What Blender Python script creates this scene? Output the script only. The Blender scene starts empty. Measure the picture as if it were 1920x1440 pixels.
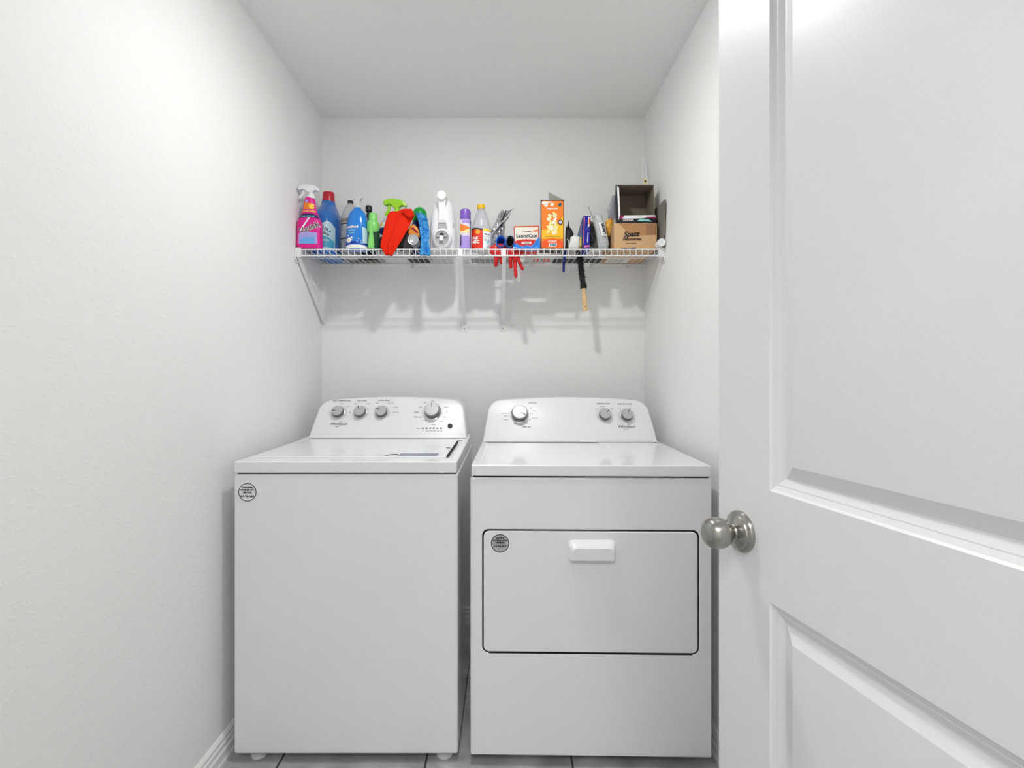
import bpy, math, random
from mathutils import Vector, Matrix
random.seed(7)
PI = math.pi
SC = bpy.context.scene
C = SC.collection
# ---------------------------------------------------------------- camera
F, U0, V0, EYE = 930.0, 946.0, 702.0, 1.213
cd = bpy.data.cameras.new('camera')
cd.sensor_width = 36.0
cd.lens = F / 1920.0 * 36.0
cd.shift_x = (960 - U0) / 1920.0
cd.shift_y = -(720 - V0) / 1920.0
cd.clip_start = 0.02
cam = bpy.data.objects.new('camera', cd)
C.objects.link(cam)
cam.location = (0, 0, EYE)
cam.rotation_euler = (PI / 2, 0, 0)
SC.camera = cam
# ---------------------------------------------------------------- light and exposure
W = bpy.data.worlds.new('world')
SC.world = W
W.use_nodes = True
W.node_tree.nodes['Background'].inputs[0].default_value = (0.95, 0.98, 1.0, 1)
W.node_tree.nodes['Background'].inputs[1].default_value = 0.3
LAMP = (-0.11, 1.32, 2.42)
LR = .042               # radius of the lit disc
LAMP_POWER = 655.0         # emission strength of the ceiling disc lamp
HALL_FILL_POWER = 11.8           # added fill panel in the unseen hallway
vs = SC.view_settings
SC.display_settings.display_device = 'sRGB'
vs.view_transform = 'Standard'
vs.look = 'None'
vs.exposure = 0.0
vs.gamma = 1.0
vs.use_curve_mapping = False
SC.cycles.use_denoising = True
SC.cycles.max_bounces = 14
SC.cycles.diffuse_bounces = 8
SC.cycles.glossy_bounces = 4
SC.cycles.transmission_bounces = 8
SC.cycles.transparent_max_bounces = 12
SC.cycles.sample_clamp_indirect = 6.0


def P(px, py, Y):
    return Vector(((px - U0) / F * Y, Y, EYE - (py - V0) / F * Y))


# ---------------------------------------------------------------- materials
MATS = {}


def lin(c):
    return tuple((x / 12.92 if x <= .04045 else ((x + .055) / 1.055) ** 2.4) for x in c)


def mat(name, rgb, rough=.5, metal=0., coat=0., trans=0., emit=0., ior=1.45, alpha=1., spec=.5):
    """rgb is display sRGB 0..255"""
    if name in MATS:
        return MATS[name]
    m = bpy.data.materials.new(name)
    m.use_nodes = True
    b = m.node_tree.nodes['Principled BSDF']
    col = lin([v / 255. for v in rgb]) + (1,)
    b.inputs['Base Color'].default_value = col
    b.inputs['Roughness'].default_value = rough
    b.inputs['Metallic'].default_value = metal
    b.inputs['Coat Weight'].default_value = coat
    b.inputs['Coat Roughness'].default_value = .06
    b.inputs['Transmission Weight'].default_value = trans
    b.inputs['IOR'].default_value = ior
    b.inputs['Alpha'].default_value = alpha
    b.inputs['Specular IOR Level'].default_value = spec
    if emit:
        b.inputs['Emission Color'].default_value = col
        b.inputs['Emission Strength'].default_value = emit
    MATS[name] = m
    return m


def nodes(m):
    return m.node_tree.nodes, m.node_tree.links, m.node_tree.nodes['Principled BSDF']


def bump_noise(m, scale, dist, strength=.5, lo=.4, hi=.6, detail=3, stretch=(1, 1, 1)):
    N, L, b = nodes(m)
    tc = N.new('ShaderNodeTexCoord')
    mp = N.new('ShaderNodeMapping')
    mp.inputs['Scale'].default_value = stretch
    n = N.new('ShaderNodeTexNoise')
    n.inputs['Scale'].default_value = scale
    n.inputs['Detail'].default_value = detail
    r = N.new('ShaderNodeMapRange')
    r.interpolation_type = 'SMOOTHSTEP'
    r.inputs['From Min'].default_value = lo
    r.inputs['From Max'].default_value = hi
    bp = N.new('ShaderNodeBump')
    bp.inputs['Strength'].default_value = strength
    bp.inputs['Distance'].default_value = dist
    L.new(tc.outputs['Object'], mp.inputs['Vector'])
    L.new(mp.outputs['Vector'], n.inputs['Vector'])
    L.new(n.outputs['Fac'], r.inputs['Value'])
    L.new(r.outputs['Result'], bp.inputs['Height'])
    L.new(bp.outputs['Normal'], b.inputs['Normal'])


def colour_noise(m, c1, c2, scale, lo=.35, hi=.65, detail=4, stretch=(1, 1, 1)):
    N, L, b = nodes(m)
    tc = N.new('ShaderNodeTexCoord')
    mp = N.new('ShaderNodeMapping')
    mp.inputs['Scale'].default_value = stretch
    n = N.new('ShaderNodeTexNoise')
    n.inputs['Scale'].default_value = scale
    n.inputs['Detail'].default_value = detail
    r = N.new('ShaderNodeValToRGB')
    r.color_ramp.elements[0].position = lo
    r.color_ramp.elements[1].position = hi
    r.color_ramp.elements[0].color = lin([v / 255. for v in c1]) + (1,)
    r.color_ramp.elements[1].color = lin([v / 255. for v in c2]) + (1,)
    L.new(tc.outputs['Object'], mp.inputs['Vector'])
    L.new(mp.outputs['Vector'], n.inputs['Vector'])
    L.new(n.outputs['Fac'], r.inputs['Fac'])
    L.new(r.outputs['Color'], b.inputs['Base Color'])


M_WALL = mat('wall_paint', (237, 237.5, 236.5), .62, spec=.3)
bump_noise(M_WALL, 48, .0016, .20, .54, .70, 3, (1, 1, 1.7))
M_CEIL = mat('ceiling_paint', (239, 240, 239), .8, spec=.2)
bump_noise(M_CEIL, 55, .0018, .3, .5, .68, 3)
M_TRIM = mat('trim_paint', (234, 234, 233), .35)
M_DOOR = mat('door_paint', (222, 223, 224), .38)
bump_noise(M_DOOR, 260, .00025, .12, .3, .7, 2)
M_ENAMEL = mat('white_enamel', (232, 233, 235), .28, coat=.6)
M_PLAST = mat('white_plastic', (230, 231, 232), .3, coat=.15)
M_GAP = mat('dark_gap', (20, 20, 20), .9)
M_FOOT = mat('grey_plastic_foot', (205, 205, 205), .5)
M_SILVER = mat('silver_plastic', (186, 187, 190), .34, metal=.55)
M_DKSIL = mat('dark_silver_rim', (112, 112, 116), .25, metal=.8)
M_CHROME = mat('chrome', (205, 205, 208), .12, metal=1.)
M_NICKEL = mat('satin_nickel', (166, 163, 158), .24, metal=1.)
bump_noise(M_NICKEL, 400, .0001, .05)
M_INK = mat('dark_print', (48, 48, 50), .6)
M_INK2 = mat('grey_print', (125, 125, 128), .6)
M_BLACK = mat('black_plastic', (22, 22, 25), .4)
M_WIRE = mat('white_coated_wire', (240, 240, 240), .35)
M_WHITE = mat('white_print', (240, 240, 240), .5)

# grey stone tile floor, 18 inch tiles with dark grout
M_TILE = mat('grey_floor_tile', (150, 149, 145), .45)
N, L, b = nodes(M_TILE)
tc = N.new('ShaderNodeTexCoord')
br = N.new('ShaderNodeTexBrick')
br.offset = 0.0
br.inputs['Scale'].default_value = 1.0
br.inputs['Brick Width'].default_value = .457
br.inputs['Row Height'].default_value = .457
br.inputs['Mortar Size'].default_value = .0035
br.inputs['Mortar'].default_value = lin((.25, .25, .24)) + (1,)
mp = N.new('ShaderNodeMapping')
mp.inputs['Location'].default_value = (.246, -.151, 0)
nz = N.new('ShaderNodeTexNoise')
nz.inputs['Scale'].default_value = 9
nz.inputs['Detail'].default_value = 8
rp = N.new('ShaderNodeValToRGB')
rp.color_ramp.elements[0].position = .3
rp.color_ramp.elements[1].position = .72
rp.color_ramp.elements[0].color = lin((.52, .525, .52)) + (1,)
rp.color_ramp.elements[1].color = lin((.73, .735, .73)) + (1,)
L.new(tc.outputs['Object'], mp.inputs['Vector'])
L.new(mp.outputs['Vector'], br.inputs['Vector'])
L.new(tc.outputs['Object'], nz.inputs['Vector'])
L.new(nz.outputs['Fac'], rp.inputs['Fac'])
L.new(rp.outputs['Color'], br.inputs['Color1'])
L.new(rp.outputs['Color'], br.inputs['Color2'])
L.new(br.outputs['Color'], b.inputs['Base Color'])


# ---------------------------------------------------------------- mesh building
def catmull(pts, k):
    out = []
    n = len(pts)
    for i in range(n - 1):
        p0, p1, p2, p3 = pts[max(i - 1, 0)], pts[i], pts[i + 1], pts[min(i + 2, n - 1)]
        for j in range(k):
            t = j / k
            out.append(tuple(.5 * (2 * b_ + (c_ - a_) * t + (2 * a_ - 5 * b_ + 4 * c_ - d_) * t * t +
                                   (3 * b_ - a_ - 3 * c_ + d_) * t ** 3)
                             for a_, b_, c_, d_ in zip(p0, p1, p2, p3)))
    out.append(tuple(pts[-1]))
    return out


def text_polys(s, size, align='CENTER', bold=0.0, shear=0.0, space=1.0):
    cu = bpy.data.curves.new('t', 'FONT')
    cu.body = s
    cu.size = size
    cu.align_x = align
    cu.align_y = 'CENTER'
    cu.offset = bold
    cu.shear = shear
    cu.space_character = space
    cu.resolution_u = 3
    ob = bpy.data.objects.new('t', cu)
    me = bpy.data.meshes.new_from_object(ob)
    v = [tuple(x.co) for x in me.vertices]
    f = [tuple(p.vertices) for p in me.polygons]
    bpy.data.objects.remove(ob)
    bpy.data.meshes.remove(me)
    bpy.data.curves.remove(cu)
    return v, f


class MB:
    def __init__(s):
        s.v, s.f, s.fm, s.mats = [], [], [], []
        s.X = Matrix.Identity(4)

    def mi(s, m):
        if m not in s.mats:
            s.mats.append(m)
        return s.mats.index(m)

    def add(s, vs_, fs, m):
        o = len(s.v)
        s.v += [s.X @ Vector(p) for p in vs_]
        k = s.mi(m)
        for f in fs:
            s.f.append([o + i for i in f])
            s.fm.append(k)
        return s

    def box(s, x0, x1, y0, y1, z0, z1, m):
        return s.add([(x0, y0, z0), (x1, y0, z0), (x1, y1, z0), (x0, y1, z0), (x0, y0, z1), (x1, y0, z1), (x1, y1, z1), (x0, y1, z1)],
                     [(0, 3, 2, 1), (4, 5, 6, 7), (0, 1, 5, 4), (1, 2, 6, 5), (2, 3, 7, 6), (3, 0, 4, 7)], m)

    def loft(s, rings, m, cap0=True, cap1=True, closed=True):
        n = len(rings[0])
        vs_ = [p for r in rings for p in r]
        fs = []
        for i in range(len(rings) - 1):
            for j in range(n if closed else n - 1):
                a, b_ = i * n + j, i * n + (j + 1) % n
                fs.append((a, b_, b_ + n, a + n))
        if cap0:
            fs.append(tuple(range(n))[::-1])
        if cap1:
            fs.append(tuple((len(rings) - 1) * n + j for j in range(n)))
        return s.add(vs_, fs, m)

    def lathe(s, o, axis, prof, m, n=32, sx=1., sy=1., cap0=True, cap1=True):
        o, a = Vector(o), Vector(axis).normalized()
        e1 = a.cross(Vector((0, 1, 0)) if abs(a.y) < .9 else Vector((1, 0, 0))).normalized()
        e2 = a.cross(e1)
        rings = [[o + a * h + e1 * (r * sx * math.cos(2 * PI * j / n)) + e2 * (r * sy * math.sin(2 * PI * j / n)) for j in range(n)]
                 for r, h in prof]
        return s.loft(rings, m, cap0, cap1)

    def tube(s, pts, r, m, n=8, cap=True, flat=1.):
        pts = [Vector(p) for p in pts]
        rr = r if isinstance(r, (list, tuple)) else [r] * len(pts)
        t0 = (pts[1] - pts[0]).normalized()
        e1 = t0.cross(Vector((0, 0, 1)) if abs(t0.z) < .9 else Vector((1, 0, 0))).normalized()
        rings = []
        for i, p in enumerate(pts):
            t = (pts[min(i + 1, len(pts) - 1)] - pts[max(i - 1, 0)]).normalized()
            e1 = (e1 - t * e1.dot(t)).normalized()
            e2 = t.cross(e1)
            rings.append([p + e1 * (rr[i] * math.cos(2 * PI * j / n)) + e2 * (rr[i] * flat * math.sin(2 * PI * j / n)) for j in range(n)])
        return s.loft(rings, m, cap, cap)

    def poly(s, pts, m, thick=None):
        """flat polygon; with thick (a vector) it is extruded"""
        n = len(pts)
        if thick is None:
            return s.add(pts, [tuple(range(n))], m)
        t = Vector(thick)
        return s.loft([[Vector(p) for p in pts], [Vector(p) + t for p in pts]], m)

    def grid(s, rows, m, closed=False):
        return s.loft(rows, m, False, False, closed)

    def text(s, st, size, o, u, v, m, off=.0006, **kw):
        vs_, fs = text_polys(st, size, **kw)
        o, u, v = Vector(o), Vector(u).normalized(), Vector(v).normalized()
        n = u.cross(v)
        return s.add([o + u * p[0] + v * p[1] + n * off for p in vs_], fs, m)

    def build(s, name, parent=None, smooth=32, bevel=0., seg=2, thick=0., sub=0, origin=None, extra=None):
        me = bpy.data.meshes.new(name)
        if parent is not None:
            L0 = root_loc(parent)
        else:
            L0 = Vector(origin) if origin is not None else base_of(s.v)
        me.from_pydata([tuple(Vector(p) - L0) for p in s.v], [], s.f)
        for m in s.mats:
            me.materials.append(m)
        me.polygons.foreach_set('material_index', s.fm)
        me.polygons.foreach_set('use_smooth', [True] * len(s.f))
        me.update()
        import bmesh
        bm = bmesh.new()
        bm.from_mesh(me)
        bmesh.ops.remove_doubles(bm, verts=bm.verts, dist=1e-6)
        bmesh.ops.recalc_face_normals(bm, faces=bm.faces)
        ang = math.radians(smooth)
        for e in bm.edges:
            if len(e.link_faces) == 2:
                e.smooth = e.calc_face_angle(0) < ang
        bm.to_mesh(me)
        bm.free()
        ob = bpy.data.objects.new(name, me)
        C.objects.link(ob)
        if parent is not None:
            ob.parent = parent
        else:
            ob.location = L0
        if sub:
            md = ob.modifiers.new('sub', 'SUBSURF')
            md.levels = md.render_levels = sub
        if thick:
            md = ob.modifiers.new('solid', 'SOLIDIFY')
            md.thickness = thick
            md.offset = 0
        if bevel:
            md = ob.modifiers.new('bevel', 'BEVEL')
            md.width = bevel
            md.segments = seg
            md.limit_method = 'ANGLE'
            md.angle_limit = math.radians(40)
            md.harden_normals = True
        return ob


def root_loc(o):
    while o.parent:
        o = o.parent
    return o.location.copy()


def base_of(vs_):
    xs, ys, zs = [p[0] for p in vs_], [p[1] for p in vs_], [p[2] for p in vs_]
    return Vector(((min(xs) + max(xs)) / 2, (min(ys) + max(ys)) / 2, min(zs)))


def tag(o, label, cat, group=None):
    o['label'] = label
    o['category'] = cat
    if group:
        o['group'] = group
    return o


def thing(name, label, cat, loc, group=None, rz=0.):
    o = bpy.data.objects.new(name, None)
    C.objects.link(o)
    o.empty_display_size = .05
    o.location = loc
    o.rotation_euler.z = rz
    return tag(o, label, cat, group)


def struct(o):
    o['kind'] = 'structure'
    return o


# ---------------------------------------------------------------- room shell
XL, XR, YB, ZC = -0.89, 0.681, 2.418, 2.4637
YF = 0.0            # inner face of the front wall the doorway is cut in
T = .1
DJL, DJR, DH = -.47, .56, 2.06      # doorway sides and height
HY = -1.9
struct(MB().box(XL - 1.2, XR + 1.2, HY - .1, YB + T, -T, 0, M_TILE).build('floor', origin=(0, 0, 0)))
struct(MB().box(XL - 1.2, XR + 1.2, HY - .1, YB + T, ZC, ZC + T, M_CEIL).build('ceiling'))
struct(MB().box(XL - T, XR + T, YB, YB + T, 0, ZC, M_WALL).build('wall_back'))
struct(MB().box(XL - T, XL, YF - T, YB, 0, ZC, M_WALL).build('wall_left'))
struct(MB().box(XR, XR + T, YF - T, YB, 0, ZC, M_WALL).build('wall_right'))
w = MB()
w.box(XL - 1.2, DJL, YF - T, YF, 0, ZC, M_WALL)
w.box(DJR, XR + 1.2, YF - T, YF, 0, ZC, M_WALL)
w.box(DJL, DJR, YF - T, YF, DH, ZC, M_WALL)
struct(w.build('wall_front'))
# hallway behind the camera
struct(MB().box(XL - 1.2, XR + 1.2, HY - .1, HY, 0, ZC, M_WALL).build('wall_hall'))
struct(MB().box(XL - 1.3, XL - 1.2, HY, YF, 0, ZC, M_WALL).build('wall_hall_left'))
struct(MB().box(XR + 1.2, XR + 1.3, HY, YF, 0, ZC, M_WALL).build('wall_hall_right'))


def baseboard(name, p0, p1, nrm):
    prof = [(0, 0), (.019, 0), (.019, .012), (.016, .017), (.016, .040), (.0125, .045), (.0125, .060), (.0095, .063), (.0095, .074), (.004, .082), (0, .083)]
    p0, p1, n_ = Vector(p0), Vector(p1), Vector(nrm)
    rings = [[p + n_ * a + Vector((0, 0, h)) for a, h in prof] for p in (p0, p1)]
    return struct(MB().loft(rings, M_TRIM).build(name, smooth=20))


baseboard('baseboard_left', (XL, YF, 0), (XL, YB, 0), (1, 0, 0))
baseboard('baseboard_right', (XR, YF, 0), (XR, YB, 0), (-1, 0, 0))
baseboard('baseboard_back', (XL + .02, YB, 0), (XR - .02, YB, 0), (0, -1, 0))
# door jamb lining the doorway
j = MB()
j.box(DJL, DJL + .018, YF - T - .005, YF + .005, 0, DH, M_TRIM)
j.box(DJR - .018, DJR, YF - T - .005, YF + .005, 0, DH, M_TRIM)
j.box(DJL + .018, DJR - .018, YF - T - .005, YF + .005, DH - .018, DH, M_TRIM)
struct(j.build('trim_1', bevel=.001))

# ceiling globe light over the aisle (out of frame above)
M_GLOBE = mat('lit_diffuser', (255, 255, 254), .4, emit=LAMP_POWER)
lt = thing('ceiling_light', 'white round flush disc lamp on the laundry ceiling in front of the machines', 'lamp', (LAMP[0], LAMP[1], ZC))
MB().lathe((LAMP[0], LAMP[1], ZC), (0, 0, -1), [(.105, 0), (.108, .004), (.106, .022), (.098, .026), (.086, .026)], M_TRIM, 48).build('base', lt)
MB().lathe((LAMP[0], LAMP[1], ZC - .0262), (0, 0, -1), [(LR, 0), (LR, .001)] + [(LR * math.cos(a), .001 + LR * .12 * math.sin(a)) for a in [k * PI / 20 for k in range(1, 10)]] + [(.001, .001 + LR * .12)], M_GLOBE, 48).build('diffuser', lt)
# added fill light, shaped as a ceiling panel in the unseen hallway
M_FILL_PANEL = mat('lit_fill_panel', (255, 253, 250), .4, emit=HALL_FILL_POWER)
hl = thing('ceiling_light', 'added rectangular white fill panel on the unseen hallway ceiling outside the laundry doorway', 'lamp', (0, -.85, ZC))
MB().box(-.63, .63, -1.28, -.42, ZC - .03, ZC, M_TRIM).build('housing', hl, bevel=.003)
MB().box(-.6, .6, -1.25, -.45, ZC - .034, ZC - .030, M_FILL_PANEL).build('diffuser', hl)

# ---------------------------------------------------------------- panel door standing open on the right
DE = Vector((.376, .87, 0))                   # latch edge, visible face
DD = Vector((.2008, -.9796, 0))               # along the leaf towards the hinge
DN = Vector((-.9796, -.2008, 0))              # out of the visible face
DW, DTH, DZ0, DZ1 = .76, .035, .012, 2.035


def dp(w_, z_, d_=0.):
    return DE + DD * w_ + Vector((0, 0, z_)) - DN * d_


d = MB()
w1, w2 = .1225, DW - .1225
z_rows = [(.215, .8687), (1.0372, 1.905)]
prof = [(0, 0), (.003, .0025), (.010, .0055), (.0115, .0055), (.019, .0088), (.021, .0095), (.0235, .0095), (.043, .0022), (.0445, .002)]
# face: stiles and rails
for a, b_, c, e in ((0, w1, DZ0, DZ1), (w2, DW, DZ0, DZ1), (w1, w2, DZ0, z_rows[0][0]), (w1, w2, z_rows[0][1], z_rows[1][0]), (w1, w2, z_rows[1][1], DZ1)):
    d.poly([dp(a, c), dp(b_, c), dp(b_, e), dp(a, e)], M_DOOR)
for zb, zt in z_rows:
    rings = [[dp(w1 + i, zb + i, q), dp(w2 - i, zb + i, q), dp(w2 - i, zt - i, q), dp(w1 + i, zt - i, q)] for i, q in prof]
    d.loft(rings, M_DOOR, False, True)
# edges and back
cs = [(0, DZ0), (DW, DZ0), (DW, DZ1), (0, DZ1)]
fr = [dp(a, c) for a, c in cs]
bk = [dp(a, c, DTH) for a, c in cs]
for i in range(4):
    k = (i + 1) % 4
    d.poly([fr[i], fr[k], bk[k], bk[i]], M_DOOR)
d.poly(bk, M_DOOR)
door = struct(d.build('door_1', smooth=12, origin=DE + Vector((0, 0, DZ0))))
KC = dp(.0586, .956)
k = MB().lathe(KC, DN, [(.0333, 0), (.0335, .003), (.032, .006), (.027, .0085), (.026, .0105), (.021, .013), (.0165, .0155), (.0135, .017), (.0125, .019)], M_NICKEL, 48).build('rosette', door)
k['label'] = 'round satin nickel rosette'
k = MB().lathe(KC, DN, catmull([(.0105, .015), (.0105, .021), (.0125, .024), (.020, .029), (.0243, .038), (.0247, .047), (.0225, .057), (.0165, .0635), (.009, .0665), (.003, .067)], 4), M_NICKEL, 48).build('door_knob', door)
k['label'] = 'round satin nickel knob'
lp = MB()
lp.poly([dp(-.0004, .956 + s1 * .028, .006 + s2 * .023 + .0) for s1, s2 in ((-1, 0), (-1, 1), (1, 1), (1, 0))], M_NICKEL, DD * -.001)
lp.build('latch_plate', door)


# ---------------------------------------------------------------- laundry machines
def rounded_rect(x0, x1, z0, z1, r, n=6):
    pts = []
    for cx, cz, a0 in ((x1 - r, z0 + r, -PI / 2), (x1 - r, z1 - r, 0), (x0 + r, z1 - r, PI / 2), (x0 + r, z0 + r, PI)):
        for i in range(n + 1):
            a = a0 + PI / 2 * i / n
            pts.append((cx + r * math.cos(a), cz + r * math.sin(a)))
    return pts


class Face:
    """a tilted console face: origin, u to the right, v up the face, n out of it"""
    def __init__(s, xc, yb, zb, yt, zt, dx=0.):
        s.o = Vector((xc, yb, zb))
        s.u = Vector((1, 0, 0))
        s.v = Vector((0, yt - yb, zt - zb)).normalized()
        s.n = s.u.cross(s.v)
        s.H = math.hypot(yt - yb, zt - zb)
        s.dx = dx

    def at(s, px, py):
        dr = Vector(((px - U0) / F, 1, -(py - V0) / F))
        c = Vector((0, 0, EYE))
        t = (s.o - c).dot(s.n) / dr.dot(s.n)
        p = c + dr * t
        p.x -= s.dx
        return p

    def p(s, a, t, off=0.):
        return s.o + s.u * a + s.v * t + s.n * off


def console(fc, w, inset, depth, parent, st=.0002):
    H, R, bow = fc.H, .058, .012
    Hc = H - bow
    right = []
    for i in range(7):
        t = (Hc - R) * i / 6
        right.append((w / 2 - inset * (t / H) ** 1.15, t))
    hw = right[-1][0]
    for i in range(1, 9):
        a = PI / 2 * i / 8
        right.append((hw - .005 - R + (R + .005) * math.cos(a), Hc - R + R * math.sin(a)))
    xe = right[-1][0]
    for i in range(1, 8):
        q = 1 - i / 8
        right.append((xe * q, H - bow * q * q))
    out = right + [(0, H)] + [(-a, t) for a, t in right[::-1]]
    def ring(k, off, dy=0.):
        return [fc.p(a * (1 - k / (w / 2)), t if t < 1e-6 else t * (1 - k / H), off) + Vector((0, dy, 0)) for a, t in out]
    m = MB()
    m.loft([ring(.008, 0), ring(.0045, -.001), ring(.0018, -.004), ring(0, -.010), ring(0, -.010, depth), ring(.01, -.012, depth + .01)], M_PLAST)
    sm = MB()
    sm.add([fc.p(-w / 2 + .006, st, .0006), fc.p(w / 2 - .006, st, .0006), fc.p(w / 2 - .006, st + .0020, .0006), fc.p(-w / 2 + .006, st + .0020, .0006)], [(0, 1, 2, 3)], M_INK2)
    sm.build('console_seam', parent, thick=.0008)
    return m.build('console', parent, smooth=40)


def dial(fc, px, py, r, h, ang, parent, big=False):
    c = fc.at(px, py + 3)
    m = MB()
    m.lathe(c, fc.n, [(r * 1.22, 0), (r * 1.2, .0025), (r * 1.06, .004), (r * 1.04, .006)], M_CHROME if big else M_SILVER, 40)
    m.lathe(c, fc.n, [(r * 1.0, .004), (r * 1.0, h * .35), (r * .97, h * .8), (r * .95, h * .86)], M_DKSIL, 40, cap1=False)
    m.lathe(c, fc.n, [(r * .95, h * .86), (r * .92, h * .96), (r * .86, h), (r * .02, h)], M_SILVER, 40, cap0=False)
    k = m.build('dial', parent)
    k['label'] = 'silver control dial'
    a = math.radians(ang)
    dr = fc.u * math.cos(a) + fc.v * math.sin(a)
    sd = fc.u * -math.sin(a) + fc.v * math.cos(a)
    p0, p1 = c + dr * (r * .25) + fc.n * (h + .0001), c + dr * (r * .95) + fc.n * (h + .0001)
    MB().poly([p0 - sd * .0012, p1 - sd * .0012, p1 + sd * .0012, p0 + sd * .0012], M_INK, fc.n * .0006).build('pointer', k)
    # printed ring arc round the dial
    m = MB()
    pts_a, pts_b = [], []
    for i in range(21):
        t = math.radians(-30 + 240 * i / 20)
        dv = fc.u * math.cos(t) + fc.v * math.sin(t)
        pts_a.append(c + dv * (r * 1.36) + fc.n * .0005)
        pts_b.append(c + dv * (r * 1.36 + .0007) + fc.n * .0005)
    m.grid([pts_a, pts_b], M_INK2)
    m.build('dial_scale', parent)


def marks(fc, items, parent, name='printed_markings'):
    m = MB()
    for s_, px, py, size, ink in items:
        m.text(s_, size, fc.at(px, py), fc.u, fc.v, ink, off=.0006, bold=.0001)
    return m.build(name, parent)


def logo(fc, px, py, parent):
    m = MB()
    o = fc.at(px, py)
    m.text('Whirlpool', .0172, o, fc.u, fc.v, M_INK, off=.0007, bold=.00005, shear=.12, space=.98)
    # swirl below the wordmark
    pts = [o + fc.u * x + fc.v * y + fc.n * .0007 for x, y in catmull([(-.012, -.012), (.0, -.013), (.010, -.005), (.014, .004), (.011, .0105), (.004, .0105)], 5)]
    rows = [[p - fc.v * .0007 - fc.u * .0004 for p in pts], [p + fc.v * .0007 + fc.u * .0004 for p in pts]]
    m.grid(rows, M_INK)
    return m.build('logo', parent)


def sticker(o, r, mface, lines, parent, rule=False):
    o = Vector(o)
    m = MB()
    m.lathe(o, (0, -1, 0), [(r * 1.12, 0), (r * 1.12, .0003)], M_WHITE, 48)
    m.lathe(o, (0, -1, 0), [(r * 1.0, .0003), (r * 1.0, .0005)], M_INK, 48)
    m.lathe(o, (0, -1, 0), [(r * .91, .0005), (r * .91, .0007)], mface, 48)
    for s_, dz, size in lines:
        m.text(s_, size, o + Vector((0, 0, dz)), (1, 0, 0), (0, 0, 1), M_INK, off=.0010, bold=.00045)
    if rule:
        m.box(o.x - r * .8, o.x + r * .8, o.y - .0011, o.y - .0009, o.z - .0035, o.z - .0029, M_INK2)
    return m.build('sticker', parent)


# ---- washer
WX0, WX1, WY, WYB = -.845, -.1455, 1.547, 2.235
wa = thing('washing_machine', 'white top-load washing machine with three small dials and a large dial, at left', 'washer', ((WX0 + WX1) / 2, (WY + WYB) / 2, 0))
m = MB()
m.box(WX0, WX1, WY, WYB, .028, .9015, M_ENAMEL)
m.build('cabinet', wa, bevel=.007, seg=3)
MB().box(WX0 + .008, WX1 - .008, WY + .008, WYB, .9015, .9065, M_GAP).build('seam', wa)
# top deck with a recessed ring around the lid
m = MB()
m.box(WX0 + .004, WX1 - .005, 1.60, 2.175, .9060, .938, M_ENAMEL)
for x0, x1 in ((WX0 + .002, WX0 + .028), (WX1 - .029, WX1 - .003)):
    m.loft([[(x0, 1.600, .9055), (x1, 1.600, .9055), (x1, 1.600, .9413), (x0, 1.600, .9413)],
            [(x0, 1.95, .9055), (x1, 1.95, .9055), (x1, 1.95, .9425), (x0, 1.95, .9425)],
            [(x0, 2.175, .9055), (x1, 2.175, .9055), (x1, 2.175, .951), (x0, 2.175, .951)]], M_ENAMEL)
m.box(WX0 + .002, WX1 - .003, WY - .003, 1.605, .9055, .9415, M_ENAMEL)
m.build('top_deck', wa, bevel=.004, seg=3)
# lid
lid = MB().box(WX0 + .036, WX1 - .045, 1.612, 2.060, .9385, .9465, M_ENAMEL).build('lid', wa, bevel=.003, seg=3)
m = MB()
m.box(-.350, -.221, 1.622, 1.672, .9466, .9473, mat('lid_handle_reflection', (128, 132, 150), .3))  # bluish grey paints in the reflection at the lid's handle slot
m.tube([(-.391, 1.622, .9468), (-.383, 1.640, .9470), (-.372, 1.650, .9470), (-.355, 1.652, .9470)], .0014, M_INK, 6)
m.build('lid_handle', lid)
MB().box(WX1 - .0440, WX1 - .0405, 1.64, 1.99, .9400, .9466, M_GAP).build('lid_gap', wa)
m = MB()
m.lathe((-.205, 1.80, .9472), (0, 0, 1), [(.008, 0), (.008, .0004)], M_INK2, 20)
m.build('lid_symbol', lid)
fw = Face((-.820 - .1555) / 2, 2.062, .941, 2.165, 1.117)
console(fw, .664, .028, .10, wa, .0064)
dial(fw, 635, 771, .0240, .026, 185, wa)
dial(fw, 676, 771, .0240, .026, 108, wa)
dial(fw, 716, 771, .0240, .026, 155, wa)
dial(fw, 811, 770, .0320, .034, 92, wa, True)
m = MB().lathe(fw.at(844, 799), fw.n, [(.0105, 0), (.0105, .003), (.009, .004), (.001, .004)], M_BLACK, 24).build('start_button', wa)
m = MB()
for i in range(6):
    c = fw.at(793 + 6.8 * i, 803)
    m.poly([c + fw.u * (a * .0042) + fw.v * (b_ * .0026) + fw.n * .0004 for a, b_ in ((-1, -1), (1, -1), (1, 1), (-1, 1))], M_INK, fw.n * .0005)
m.build('status_lights', wa)
logo(fw, 635, 795, wa)
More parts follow.
